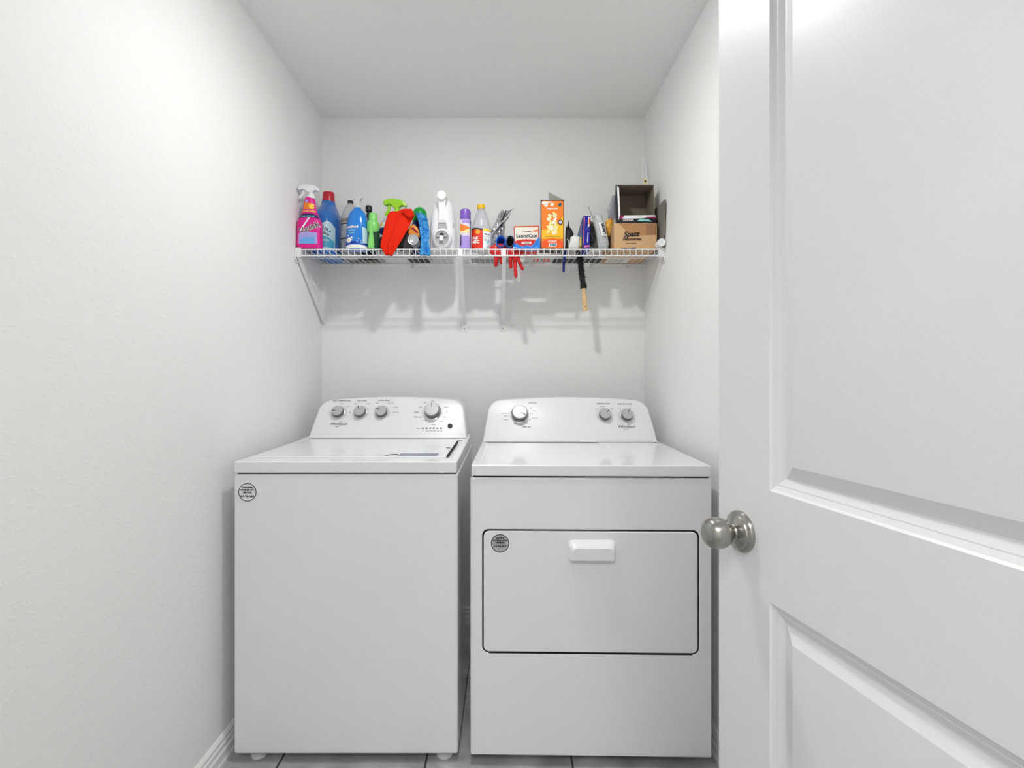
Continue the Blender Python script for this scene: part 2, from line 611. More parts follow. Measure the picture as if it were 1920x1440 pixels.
marks(fw, [('WASH TEMPERATURE', 640, 751.5, .0082, M_INK), ('SOIL LEVEL', 679, 751.5, .0082, M_INK), ('EXTRA RINSE', 720, 751, .0082, M_INK),
           ('Hot', 618, 774, .006, M_INK2), ('Warm', 640, 757, .006, M_INK2), ('Cold', 653, 762, .006, M_INK2), ('Tap', 656, 773, .006, M_INK2),
           ('Light', 667, 757, .006, M_INK2), ('Normal', 690, 757, .006, M_INK2), ('Off', 703, 765, .006, M_INK2),
           ('Rinse', 707, 756, .006, M_INK2), ('Fabric Soft', 733, 756, .006, M_INK2), ('2nd Rinse', 742, 764, .006, M_INK2), ('2nd + Soft', 742, 773, .006, M_INK2),
           ('Off', 811, 752, .006, M_INK), ('Soak', 797, 755, .006, M_INK2), ('Heavy', 789, 763, .006, M_INK2), ('Whites', 781, 773, .0066, M_INK), ('Bulky Items', 784, 782, .0066, M_INK),
           ('Drain', 797, 789, .006, M_INK2), ('Normal', 813, 796, .006, M_INK), ('Quick', 828, 790, .006, M_INK2), ('Casual', 834, 782, .006, M_INK2), ('Colors', 839, 772, .006, M_INK2), ('Delicates', 837, 763, .006, M_INK2),
           ('Start/Pause', 846, 786, .0062, M_INK2), ('Status', 784, 803, .006, M_INK), ('Sensing  Wash  Rinse  Spin  Done', 814, 808, .0052, M_INK2)], wa)
sticker(P(464, 923, WY) + Vector((0, -.0002, 0)), .0285, mat('sticker_white', (232, 230, 236), .5),
        [('DESIGNER', .0150, .0072), ("WASHER M'T", .0070, .0072), ('SERVICE', -.0008, .0072), ('813 926 4663', -.0125, .0076)], wa)
for x in (WX0 + .065, WX1 - .045):
    for y in (WY + .035, WYB - .06):
        MB().lathe((x, y, 0), (0, 0, 1), [(.022, 0), (.026, .004), (.026, .012), (.012, .016), (.008, .018), (.008, .03)], M_FOOT, 28).build('foot', wa)

# ---- dryer
DX0, DX1, DY, DYB = -.106, .637, 1.530, 2.225
RZ = math.radians(-1.0)
dc = Vector(((DX0 + DX1) / 2, DY, 0))
dr = thing('clothes_dryer', 'white front-door dryer with one large and two small dials, beside the open door', 'dryer', dc, rz=RZ)
m = MB()
xs0, xs1 = DX0, DX1
ol, orr, ob_, ot = P(904, 0, DY).x, P(1309.5, 0, DY).x, P(0, 1225.5, DY).z, P(0, 994, DY).z
# cabinet: front sheet has a rounded opening for the door
rr = rounded_rect(ol, orr, ob_, ot, .02)
def outer_pt(p):
    cx, cz = (ol + orr) / 2, (ob_ + ot) / 2
    return p
n_ = len(rr)
Z0, Z1 = .034, .8935
outer = []
for (x, z) in rr:
    outer.append((x, z))
def snap(pt):
    x, z = pt
    dl, dr_, db, dt = x - ol, orr - x, z - ob_, ot - z
    mm = min(dl, dr_, db, dt)
    return x, z
# outer loop with the same number of points, corners kept
oc = []
q = 7
for ci, (cx, cz) in enumerate(((xs1, Z0), (xs1, Z1), (xs0, Z1), (xs0, Z0))):
    oc += [(cx, cz)] * q
f0 = [(x, DY, z) for x, z in oc]
fi = [(x, DY, z) for x, z in rr]
fin = [(x, DY + .012, z) for x, z in rr]
m.loft([f0, fi], M_ENAMEL, False, False)
m.loft([fi, fin], M_GAP, False, False)  # enamel groove walls coloured near-black to paint in the door gap's shade
m.poly([(x, DY + .012, z) for x, z in rr], M_GAP)
for a, b_ in (((xs0, Z0), (xs1, Z0)), ((xs1, Z0), (xs1, Z1)), ((xs1, Z1), (xs0, Z1)), ((xs0, Z1), (xs0, Z0))):
    m.poly([(a[0], DY, a[1]), (b_[0], DY, b_[1]), (b_[0], DYB, b_[1]), (a[0], DYB, a[1])], M_ENAMEL)
m.poly([(xs0, DYB, Z0), (xs1, DYB, Z0), (xs1, DYB, Z1), (xs0, DYB, Z1)], M_ENAMEL)
m.build('cabinet', dr, bevel=.005, seg=3)
MB().box(xs0 + .008, xs1 - .008, DY + .008, DYB, .8935, .8985, M_GAP).build('seam', dr)
m = MB()
ddx = .0045
r1 = rounded_rect(ol + ddx, orr - ddx, ob_ + ddx * .7, ot - ddx, .017)
r2 = rounded_rect(ol + ddx + .003, orr - ddx - .003, ob_ + ddx * .7 + .003, ot - ddx - .003, .0145)
m.loft([[(x, DY + .011, z) for x, z in r1], [(x, DY + .001, z) for x, z in r1], [(x, DY - .001, z) for x, z in r2]], M_ENAMEL)
ddoor = m.build('door', dr, smooth=25)
# pull handle with a hollow under it
hx0, hx1, hz0, hz1 = P(1064.5, 0, DY).x, P(1155, 0, DY).x, P(0, 1045.5, DY).z, P(0, 1012, DY).z
m = MB()
def hring(y, i, j, top):
    r_ = .014
    pts = [(hx0 + i, hz0 + j), (hx1 - i, hz0 + j)]
    for k_ in range(6):
        a = PI / 2 * k_ / 5
        pts.append((hx1 - i - r_ + r_ * math.cos(a), hz1 - top - r_ + r_ * math.sin(a)))
    for k_ in range(6):
        a = PI / 2 + PI / 2 * k_ / 5
        pts.append((hx0 + i + r_ + r_ * math.cos(a), hz1 - top - r_ + r_ * math.sin(a)))
    return [(x, y, z) for x, z in pts]
m.loft([hring(DY - .001, 0, 0, 0), hring(DY - .005, .001, 0, .001), hring(DY - .026, .010, -.001, .016), hring(DY - .028, .012, .001, .018)], M_PLAST, False, True)
m.loft([hring(DY - .002, .006, .0, .006), hring(DY - .022, .014, -.001, .02)], M_PLAST, False, True)
m.build('door_handle', ddoor, smooth=35)
# deck
m = MB()
m.box(xs0 + .005, xs1 - .005, 1.57, 2.155, .8990, .9322, M_ENAMEL)
m.box(xs0 + .003, xs0 + .030, 1.57, 2.150, .8985, .9334, M_ENAMEL)
m.box(xs1 - .030, xs1 - .003, 1.57, 2.150, .8985, .9334, M_ENAMEL)
m.box(xs0 + .003, xs1 - .003, DY - .004, 1.575, .8985, .9335, M_ENAMEL)
m.build('top_deck', dr, bevel=.004, seg=3)
MB().box(P(1122, 0, 1.97).x, xs1 - .034, 1.965, 2.036, .9310, .9345, M_ENAMEL).build('lint_screen_lid', dr, bevel=.0015)
fd = Face(.261, 2.040, .933, 2.140, 1.117, dx=.009)
console(fd, .722, .030, .09, dr)
dial(fd, 974, 775, .0330, .034, -30, dr, True)
dial(fd, 1133, 776, .0240, .026, 42, dr)
dial(fd, 1174, 777, .0240, .026, 65, dr)
logo(fd, 1174, 800, dr)
marks(fd, [('AUTO DRY', 998, 756, .0072, M_INK), ('TIMED DRY', 987, 801, .0072, M_INK), ('TEMPERATURE', 1130, 757, .0085, M_INK), ('END OF CYCLE', 1170, 757.5, .0085, M_INK),
           ('Wrinkle Guard', 945, 775, .006, M_INK2), ('Casual', 948, 780, .006, M_INK2), ('Delicate', 948, 787, .006, M_INK2), ('Off', 995, 765, .006, M_INK), ('Normal', 1002, 770.5, .006, M_INK2),
           ('Less', 997, 776, .006, M_INK2), ('More Dry', 1002, 784, .006, M_INK2), ('40', 993, 787, .006, M_INK), ('60', 988, 793, .006, M_INK2), ('Air Fluff', 975, 796, .006, M_INK), ('Damp', 966, 795, .006, M_INK),
           ('Low', 1118, 767, .006, M_INK2), ('Medium', 1129, 762, .006, M_INK2), ('High', 1146, 767, .006, M_INK2), ('Off', 1161, 765, .006, M_INK2), ('On', 1181, 765, .006, M_INK2)], dr)
sticker((P(937.5, 1019.5, DY).x, DY - .0012, P(937.5, 1019.5, DY).z), .0285, mat('sticker_grey', (176, 178, 178), .5),
        [('SERVICE', .0160, .0072), ('SCHEDULING', .0088, .0072), ('NUMBER', .0018, .0072), ('813.966.5097', -.0088, .0074)], dr, True)
m = MB()
for z in (.30, .306, .315, .345, .351, .36):
    for i in range(10):
        y = DY + .12 + i * .02
        m.box(xs0 - .0012, xs0, y, y + .014, z, z + .0035, M_GAP)
m.build('side_vent', dr)
for x in (xs0 + .06, xs1 - .06):
    for y in (DY + .09, DYB - .06):
        MB().lathe((x, y, 0), (0, 0, 1), [(.02, 0), (.022, .003), (.022, .012), (.008, .016), (.008, .036)], M_BLACK, 24).build('foot', dr)

# ---------------------------------------------------------------- wire shelf
ZS = 1.749           # height of the wire deck
SF, SBK = 2.113, 2.408
sh = thing('wire_shelf', 'white wire shelf across the back wall above both machines', 'shelf', (-.105, (SF + SBK) / 2, ZS))
m = MB()
for y, z, r in ((SF, ZS - .0035, .0032), (SF, ZS - .030, .0032), (2.265, ZS - .004, .0028), (SBK, ZS - .004, .0028)):
    m.tube([(XL + .004, y, z), (XR - .004, y, z)], r, M_WIRE, 8)
m.build('long_rods', sh)
m = MB()
nw = 60
for i in range(nw):
    x = XL + .018 + (XR - XL - .036) * i / (nw - 1)
    m.tube([(x, SBK, ZS), (x, SF - .001, ZS), (x, SF - .004, ZS - .003), (x, SF - .004, ZS - .031)], .0014, M_WIRE, 6)
m.build('cross_wires', sh)
for sx in (-1, 1):
    x0 = XL if sx < 0 else XR
    m = MB()
    a, b_ = sorted((x0 - sx * .0005, x0 - sx * .026))
    m.box(a, b_, SF - .012, SF + .012, ZS - .038, ZS + .003, M_PLAST)
    a, b_ = sorted((x0 - sx * .0005, x0 - sx * .005))
    m.box(a, b_, SF - .018, SF + .02, ZS - .060, ZS - .036, M_PLAST)
    k = m.build('end_bracket', sh, bevel=.002)
    for dz in (.006, -.052):
        MB().lathe((x0 - sx * .005, SF - .008, ZS + dz), (-sx, 0, 0), [(.0035, 0), (.0035, .001), (.0025, .0018)], M_BLACK, 12).build('screw', k)
for i, x in enumerate((-.74, -.45, -.16, .13, .42, .60)):
    MB().box(x - .005, x + .005, SBK - .006, YB, ZS - .018, ZS + .001, M_PLAST).build('wall_clip', sh, bevel=.001)


def brace(p0, p1, wd, plate=True):
    p0, p1 = Vector(p0), Vector(p1)
    t = (p1 - p0).normalized()
    sd = Vector((1, 0, 0))
    nn = t.cross(sd).normalized()
    m = MB()
    # channel section: web plus two flanges
    for a0, a1, b0, b1 in ((-wd / 2, wd / 2, 0, .0015), (-wd / 2, -wd / 2 + .0015, 0, -.009), (wd / 2 - .0015, wd / 2, 0, -.009)):
        c4 = [(a0, b0), (a1, b0), (a1, b1), (a0, b1)]
        m.loft([[p + sd * a + nn * c for a, c in c4] for p in (p0, p1)], M_WIRE)
    m.box(p0.x - wd / 2, p0.x + wd / 2, p0.y - .005, p0.y + .006, p0.z - .004, ZS - .001, M_WIRE)
    k = m.build('brace', sh, bevel=.0006)
    if plate:
        m = MB()
        m.loft([[(x, YB - .004, z) for x, z in rounded_rect(p1.x - .014, p1.x + .014, p1.z - .034, p1.z + .004, .006)],
                [(x, YB, z) for x, z in rounded_rect(p1.x - .014, p1.x + .014, p1.z - .034, p1.z + .004, .006)]], M_WIRE)
        fp = m.build('foot_plate', k, bevel=.001)
        MB().lathe((p1.x, YB - .004, p1.z - .02), (0, -1, 0), [(.005, 0), (.004, .002), (.001, .0026)], M_SILVER, 14).build('screw', fp)


brace((-.187, SF - .004, ZS - .03), (-.1955, YB - .006, 1.455), .017)
brace((-.002, SF - .004, ZS - .03), (-.0085, YB - .006, 1.455), .017)
brace((XL + .014, SF + .002, ZS - .04), (XL + .014, YB - .006, 1.462), .013, False)


# ---------------------------------------------------------------- things on the shelf
ZD = ZS + .0018      # top of the wires


class Bottle:
    """body of varying superellipse section; a=0 faces the room"""
    def __init__(s, cx, cy, prof, k=4, tilt=None):
        s.cx, s.cy = cx, cy
        s.prof = catmull(prof, k)      # (z, rx, ry, n)
        s.tilt = tilt or Matrix.Identity(4)

    def sec(s, z):
        p = s.prof
        for a, b_ in zip(p, p[1:]):
            if a[0] <= z <= b_[0] and b_[0] > a[0]:
                t = (z - a[0]) / (b_[0] - a[0])
                return [u + (v - u) * t for u, v in zip(a, b_)]
        return list(p[0] if z < p[0][0] else p[-1])

    def pt(s, a, z, off=0., sec=None):
        q = sec or s.sec(z)
        e = 2. / q[3]
        sn, cs_ = math.sin(a), math.cos(a)
        return s.tilt @ Vector((s.cx + (q[1] + off) * math.copysign(abs(sn) ** e, sn), s.cy - (q[2] + off) * math.copysign(abs(cs_) ** e, cs_), q[0]))

    def body(s, m, M, n=36):
        rings = [[s.pt(2 * PI * j / n, q[0], 0, q) for j in range(n)] for q in s.prof]
        return m.loft(rings, M)

    def wrap(s, m, M, a0, a1, z0, z1, off=.0006, top=None, bot=None, na=16, nz=8):
        """label patch; top/bot(u) give z offsets along the label"""
        rows = []
        for i in range(nz + 1):
            row = []
            for j in range(na + 1):
                u = j / na
                lo = z0 + (bot(u) if bot else 0)
                hi = z1 + (top(u) if top else 0)
                row.append(s.pt(a0 + (a1 - a0) * u, lo + (hi - lo) * i / nz, off))
            rows.append(row)
        return m.grid(rows, M)

    def xp(s, x, z, off):
        q = s.sec(z)
        k_ = min(abs(x) / q[1], .985)
        return s.tilt @ Vector((s.cx + x, s.cy - (q[2] + off) * (1 - k_ ** q[3]) ** (1 / q[3]), z))

    def disc(s, m, M, a, z, r, off=.0012, n=20):
        q = s.sec(z)
        if q[3] > 2.1:
            x0_ = s.pt(a, z).x - s.cx
            return m.grid([[s.xp(x0_ + k * r * math.cos(2 * PI * j / n), z + k * r * math.sin(2 * PI * j / n), off) for j in range(n)] for k in (.02, .5, 1.)], M, True)
        rows = []
        for k in (0.02, .35, .7, 1.):
            rows.append([s.pt(a + k * r * math.cos(2 * PI * j / n) / max(q[1], .01), z + k * r * math.sin(2 * PI * j / n), off) for j in range(n)])
        return m.grid(rows, M, True)

    def text(s, m, st, size, a, z, M, off=.0018, rot=0., **kw):
        vs_, fs = text_polys(st, size, **kw)
        q = s.sec(z)
        c, sn = math.cos(rot), math.sin(rot)
        pts = []
        for x, y, _ in vs_:
            x, y = x * c - y * sn, x * sn + y * c
            pts.append(s.xp(s.pt(a, z).x - s.cx + x, z + y, off) if q[3] > 2.1 else s.pt(a + x / max(q[1], .012), z + y, off))
        return m.add(pts, fs, M)


def X_(px, Y):
    return (px - U0) / F * Y


def Z_(py, Y):
    return EYE - (py - V0) / F * Y


# ---- pink stain remover trigger bottle at the left end
M_PINK = mat('pink_plastic', (222, 22, 140), .35)
M_NAVY = mat('navy_print', (28, 34, 92), .45)
Y = 2.127
cx = X_(581, Y)
t = thing('spray_bottle', 'pink stain remover spray bottle with white trigger head at left end of shelf', 'spray bottle', (cx, Y, ZD))
B1 = Bottle(cx, Y, [(ZD, .051, .022, 4), (ZD + .006, .0535, .024, 4), (1.80, .0515, .025, 4), (1.84, .0505, .026, 4), (1.865, .049, .026, 3.5), (1.879, .043, .025, 3),
                    (1.888, .0385, .023, 2.6), (1.91, .0305, .021, 2.4), (1.94, .0255, .020, 2.2), (1.966, .0205, .018, 2), (1.968, .015, .015, 2)])
m = MB(); B1.body(m, M_PINK); m.build('bottle_body', t)
m = MB()
B1.wrap(m, M_NAVY, -1.25, 1.25, 1.874, 1.889, top=lambda u: .008 * math.sin(PI * u), bot=lambda u: .004 * math.sin(PI * u))
B1.wrap(m, mat('lilac_print', (170, 160, 225), .5), -.62, .62, 1.770, 1.806, top=lambda u: .016 * u + .006 * math.sin(5 * u), bot=lambda u: -.004 * math.sin(9 * u))
B1.wrap(m, mat('sky_print', (110, 170, 230), .5), -.35, .30, 1.767, 1.790, .0010, top=lambda u: .008 * u)
B1.wrap(m, mat('orange_print', (240, 130, 40), .5), -.75, .75, 1.915, 1.946, top=lambda u: -.006 * u)
B1.disc(m, mat('yellow_print', (250, 208, 60), .5), .55, 1.928, .0115)
B1.disc(m, mat('lilac_print', (170, 160, 225), .5), -.25, 1.949, .007)
B1.text(m, 'OXI ACTION', .010, 0, 1.906, mat('yellow_print', (250, 208, 60), .5), bold=.0004)
B1.text(m, 'Vanish', .033, 0.02, 1.834, M_WHITE, .0016, .38, bold=.0016)
B1.text(m, 'Vanish', .033, 0.02, 1.834, M_BLACK, .0022, .38, bold=.0004)
p0 = B1.xp(.006, 1.876, .0026); p1 = B1.xp(-.034, 1.822, .0026)
m.poly([p0 + Vector((-.003, 0, 0)), p0 + Vector((.006, 0, .002)), p1 + Vector((.005, 0, -.004)), p1], M_WHITE)
B1.text(m, 'STAIN REMOVER', .0075, 0, 1.884, mat('pale_teal_print', (150, 220, 215), .5), bold=.0002)
m.build('label', t)


def trigger(parent, x, y, z0, zt, w, M, dirx=-1, nm='trigger_head', scl=1., yaw=0.):
    """collar, arched shroud and finger lever; the nozzle points along dirx"""
    m = MB()
    h = zt - z0
    m.X = Matrix.Translation((x, y, z0)) @ Matrix.Rotation(yaw, 4, 'Z')
    d_ = dirx
    m.lathe((0, 0, 0), (0, 0, 1), [(.0165 * scl, -.001), (.017 * scl, h * .12), (.0145 * scl, h * .22), (.011 * scl, h * .3), (.011 * scl, h * .6)], M, 20)
    # shroud, profile in xz swept in y
    pr = [(-.034 * scl, .52), (-.037 * scl, .62), (-.030 * scl, .80), (-.016, .93), (.005, .985), (.02, 1.), (w * .75, .97), (w, .86), (w + .001, .66), (w - .006, .60), (w * .62, .70), (.020, .56), (.013, .44), (-.011, .44), (-.016, .56), (-.026 * scl, .60)]
    rings = []
    for yy, s_ in ((-.011, .93), (-.009, 1.), (.009, 1.), (.011, .93)):
        rings.append([(d_ * (a * s_), yy * scl, h * (.72 + (b_ - .72) * s_)) for a, b_ in pr])
    m.loft(rings, M)
    m.lathe((d_ * (w - .001), 0, h * .79), (d_, 0, 0), [(.0065 * scl, 0), (.0065 * scl, .004), (.003 * scl, .0045)], M, 14)
    k = m.build(nm, parent, smooth=50)
    m = MB()
    m.X = Matrix.Translation((x, y, z0)) @ Matrix.Rotation(yaw, 4, 'Z')
    pts = [(d_ * w * .50, .72), (d_ * w * .62, .55), (d_ * w * .66, .36), (d_ * w * .86, .12), (d_ * w * .93, .04)]
    m.tube([(a, 0, h * b_) for a, b_ in catmull(pts, 3)], .0042 * scl, M, 8, flat=1.5)
    m.build('trigger', k)
    return k


k = trigger(t, X_(583.5, Y), Y, 1.966, Z_(347.5, Y), .054, mat('trigger_white', (232, 234, 234), .35))

# ---- blue bottle with a red cap
M_BLUEB = mat('blue_bottle_plastic', (38, 108, 188), .2, coat=.3)
Y = 2.290
cx = -.813
t = thing('detergent_bottle', 'large blue plastic bottle with a red screw cap behind the pink spray bottle', 'bottle', (cx, Y, ZD))
B = Bottle(cx, Y, [(ZD, .050, .104, 3), (ZD + .006, .053, .108, 3), (1.83, .0545, .108, 3), (1.90, .0545, .104, 3), (1.935, .052, .090, 2.6), (1.965, .043, .060, 2.3), (1.992, .033, .034, 2), (2.006, .030, .030, 2), (2.009, .022, .022, 2)])
m = MB(); B.body(m, M_BLUEB); m.build('bottle_body', t)
m = MB().lathe((cx + .001, Y, 2.005), (0, 0, 1), [(.0285, 0), (.0285, .010), (.0268, .012), (.0268, .040), (.024, .046), (.002, .047)], mat('red_cap_plastic', (190, 30, 48), .3), 30).build('screw_cap', t)
m = MB()
B.wrap(m, mat('pale_blue_label', (186, 216, 224), .4), -.15, 1.15, 1.775, 1.868, top=lambda u: .022 * math.sin(PI * u), bot=lambda u: -.012 * math.sin(PI * u))
B.wrap(m, mat('teal_label', (78, 164, 196), .4), -.1, 1.1, 1.775, 1.815, .001, top=lambda u: .008 * math.sin(5 * u))
B.text(m, 'ULTRA', .014, .28, 1.855, M_NAVY, .0016, -.5, bold=.0006)
B.text(m, 'CLEAN', .012, .22, 1.836, M_INK, .0016, -.5, bold=.0004)
B.wrap(m, M_WHITE, -.2, .6, 1.800, 1.804, .0014, top=lambda u: .004 * u, bot=lambda u: .004 * u)
m.build('label', t)

# ---- clear bottle with a dark cap behind
M_CLEAR = mat('clear_plastic', (236, 238, 238), .12, trans=.75, ior=1.2)
M_CLEARW = mat('clear_grey_liquid_plastic', (226, 227, 226), .12, trans=.65, ior=1.2)
Y = 2.290
cx = X_(657, Y)
t = thing('clear_bottle', 'large clear plastic bottle with grey label between the two blue bottles', 'bottle', (cx, Y, ZD))
B = Bottle(cx, Y, [(ZD, .039, .039, 2), (ZD + .006, .042, .042, 2), (1.84, .042, .042, 2), (1.91, .042, .042, 2), (1.945, .0385, .0385, 2), (1.975, .028, .028, 2), (1.992, .016, .016, 2), (2.004, .011, .011, 2)])
m = MB(); B.body(m, M_CLEARW); m.build('bottle_body', t)
MB().lathe((cx, Y, 2.000), (0, 0, 1), [(.013, 0), (.013, .010), (.012, .013), (.002, .0135)], M_BLACK, 20).build('screw_cap', t)
m = MB()
B.wrap(m, mat('grey_label', (198, 198, 200), .4), -1.4, .8, 1.835, 1.895)
B.wrap(m, M_INK, -1.4, .8, 1.895, 1.900, .0008)
B.wrap(m, M_INK, -1.4, .8, 1.829, 1.834, .0008)
B.wrap(m, mat('brown_band', (150, 140, 128), .4), -1.4, .8, 1.905, 1.921, .0006)
B.disc(m, mat('dark_red_print', (150, 30, 42), .5), .35, 1.850, .010)
B.text(m, 'DISTILLED', .0085, -.35, 1.882, M_INK2, rot=-.2)
B.text(m, 'VINEGAR', .0085, -.35, 1.868, M_INK2, rot=-.2)
m.build('label', t)

# ---- blue dome spray bottle with a clear pump head
M_BLUE2 = mat('bright_blue_plastic', (26, 124, 214), .18, coat=.4)
Y = 2.152
cx = X_(670.5, Y)
t = thing('spray_bottle', 'dome-shaped bright blue cleaner bottle with a translucent white nozzle', 'spray bottle', (cx, Y, ZD))
B = Bottle(cx, Y, [(ZD, .043, .032, 2.4), (ZD + .005, .0465, .035, 2.4), (1.80, .0468, .036, 2.4), (1.85, .0445, .035, 2.3), (1.885, .0410, .032, 2.2), (1.912, .0325, .027, 2), (1.930, .0165, .017, 2), (1.936, .012, .012, 2)], 6)
m = MB(); B.body(m, M_BLUE2); m.build('bottle_body', t)
m = MB()
B.wrap(m, mat('pale_blue_label', (186, 216, 224), .4), .62, 1.35, 1.775, 1.845, top=lambda u: -.006 * u)
B.wrap(m, mat('deep_blue_print', (18, 60, 160), .4), -1.4, 1.4, 1.7665, 1.782, .0005)
B.wrap(m, M_WHITE, -1.4, 1.4, 1.7535, 1.7625, .0009, top=lambda u: .005 * math.sin(PI * u))
for i in range(26):
    a, z = random.uniform(-1.1, .6), 1.775 + random.random() ** 1.6 * .032
    B.disc(m, random.choice([M_WHITE, mat('deep_blue_print', (18, 60, 160), .4), mat('sky_print', (110, 170, 230), .5)]), a, z, random.uniform(.0025, .005), .0014 + .0002 * i / 26, 8)
for k_ in range(6):
    a = -.55 + .16 * math.cos(k_ * PI / 3)
    B.disc(m, M_WHITE, a, 1.787 + .007 * math.sin(k_ * PI / 3), .005, .0019, 10)
B.disc(m, mat('yellow_print', (250, 208, 60), .5), -.55, 1.787, .0035, .0023, 10)
B.text(m, 'method', .017, -.25, 1.844, M_WHITE, bold=.0006)
B.text(m, 'bathroom', .0085, -.28, 1.829, mat('pale_teal_print', (150, 220, 215), .5), bold=.0002)
B.text(m, 'cleaner', .0085, -.28, 1.818, mat('pale_teal_print', (150, 220, 215), .5), bold=.0002)
m.build('label', t)
M_FROST = mat('frosted_plastic', (228, 230, 230), .3, trans=.3)
m = MB()
m.lathe((cx + .001, Y, 1.934), (0, 0, 1), [(.0145, 0), (.0145, .010), (.011, .013), (.009, .020)], M_FROST, 20)
m.loft([[(cx + a * s_, Y + yy, z) for a, z in ((-.011, 1.950), (.010, 1.950), (.013, 1.968), (.019, 1.972), (.020, 1.980), (.010, 1.986), (-.008, 1.984), (-.016, 1.977), (-.015, 1.967))] for yy, s_ in ((-.010, .9), (-.008, 1), (.008, 1), (.010, .9))], M_FROST)
m.build('nozzle', t)

# ---- small black capped bottle behind the green one
Y = 2.285
cx = X_(691.5, Y)
t = thing('capped_bottle', 'dark bottle with a black cap showing behind the green trigger bottle', 'bottle', (cx, Y, ZD))
B = Bottle(cx, Y, [(ZD, .030, .030, 2), (ZD + .004, .032, .032, 2), (1.87, .032, .032, 2), (1.92, .018, .018, 2), (1.955, .009, .009, 2), (1.975, .009, .009, 2)])
m = MB(); B.body(m, mat('dark_bottle_plastic', (34, 40, 44), .25)); m.build('bottle_body', t)
m = MB().lathe((cx, Y, 1.962), (0, 0, 1), [(.0145, 0), (.015, .003), (.015, .022), (.013, .026), (.002, .027)], M_BLACK, 20)
m.build('cap', t)

# ---- green nozzle bottle
M_LTG = mat('light_green_plastic', (132, 214, 112), .3)
M_DKG = mat('dark_green_plastic', (26, 72, 52), .15, coat=.4)
Y = 2.150
cx = X_(700, Y)
t = thing('spray_bottle', 'slim dark green bottle with a pale green nozzle and long lever', 'spray bottle', (cx, Y, ZD))
B = Bottle(cx, Y + .004, [(ZD, .022, .020, 2.4), (ZD + .004, .0255, .022, 2.4), (1.80, .0265, .022, 2.4), (1.83, .025, .021, 2.2), (1.845, .020, .019, 2)])
m = MB(); B.body(m, M_DKG); m.build('bottle_body', t)
m = MB()
m.lathe((cx - .001, Y, 1.826), (0, 0, 1), [(.021, 0), (.0265, .012), (.0268, .040), (.023, .048), (.0185, .052), (.0175, .080), (.0155, .084), (.002, .0845)], M_LTG, 24)
k = m.build('nozzle', t)
m = MB()
rows = []
for z, hw, yy in catmull([(1.850, .007, -.027), (1.825, .008, -.026), (1.795, .0115, -.0275), (1.770, .0135, -.029), (1.754, .0135, -.029)], 3):
    rows.append([(cx - .003 - hw, Y + yy + .003, z), (cx - .003 - hw * .6, Y + yy - .002, z), (cx - .003 + hw * .6, Y + yy - .002, z), (cx - .003 + hw, Y + yy + .003, z), (cx - .003, Y + yy + .004, z)])
m.loft(rows, M_LTG)
m.build('trigger', k)

# ---- lime headed spray bottle under the red cloth
M_LIME = mat('lime_plastic', (156, 214, 52), .3)
Y = 2.222
cx = X_(738, Y)
t = thing('spray_bottle', 'white and blue labelled spray bottle with lime trigger head under the red cloth', 'spray bottle', (cx, Y, ZD))
B = Bottle(cx, Y, [(ZD, .059, .030, 3), (ZD + .006, .062, .033, 3), (1.83, .0615, .034, 3), (1.875, .059, .034, 2.8), (1.90, .048, .031, 2.4), (1.918, .027, .024, 2), (1.930, .018, .018, 2)])
m = MB(); B.body(m, mat('clear_white_plastic', (222, 226, 230), .2, trans=.3)); m.build('bottle_body', t)
m = MB()
B.wrap(m, M_WHITE, -1.45, 1.45, 1.775, 1.885, .0004)
B.wrap(m, M_NAVY, -1.45, 1.2, 1.835, 1.862, .0009, bot=lambda u: .006 * math.sin(14 * u))
B.wrap(m, mat('green_black_print', (36, 66, 50), .5), -1.2, 1.2, 1.758, 1.815, .0009, top=lambda u: .006 * math.sin(9 * u))
B.wrap(m, mat('yellow_print', (250, 208, 60), .5), -1.4, -.7, 1.872, 1.884, .0009)
m.build('label', t)
k = trigger(t, X_(745, Y), Y, 1.922, Z_(373.5, Y), .058, M_LIME, -1, scl=1.15)


# ---- cloths
def cloth(name, label, rows, M, fold, nw_=22, k=4, th=.0022, seed=0., tex=0., extra=None):
    """rows: (px left, py left, px right, py right, depth); built in place as a hanging sheet"""
    kk = [tuple(P(a, b_, y)) + tuple(P(c, d_, y)) for a, b_, c, d_, y in rows]
    rr_ = [tuple(a + (b_ - a) * i / k for a, b_ in zip(q0, q1)) for q0, q1 in zip(kk, kk[1:]) for i in range(k)] + [kk[-1]]
    g = []
    n = len(rr_)
    for i, q in enumerate(rr_):
        a, b_ = Vector(q[:3]), Vector(q[3:])
        row = []
        for j_ in range(nw_ + 1):
            u = j_ / nw_
            p = a.lerp(b_, u)
            v = i / (n - 1)
            p.y -= fold * (.3 + .7 * v) * (math.sin(u * 9 + 2.0 * v + seed) * .6 + math.sin(u * 17 - 3 * v + seed) * .3) + fold * math.sin(PI * u) * .8
            p.z += .003 * math.sin(u * 11 + seed) * (1 - v)
            if tex:
                p.y += random.uniform(-tex, tex)
            row.append(p)
        g.append(row)
    m = MB()
    m.grid(g, M)
    if extra:
        m.poly([P(*q) for q in extra], M)
    return m.build(name, smooth=70, thick=th)


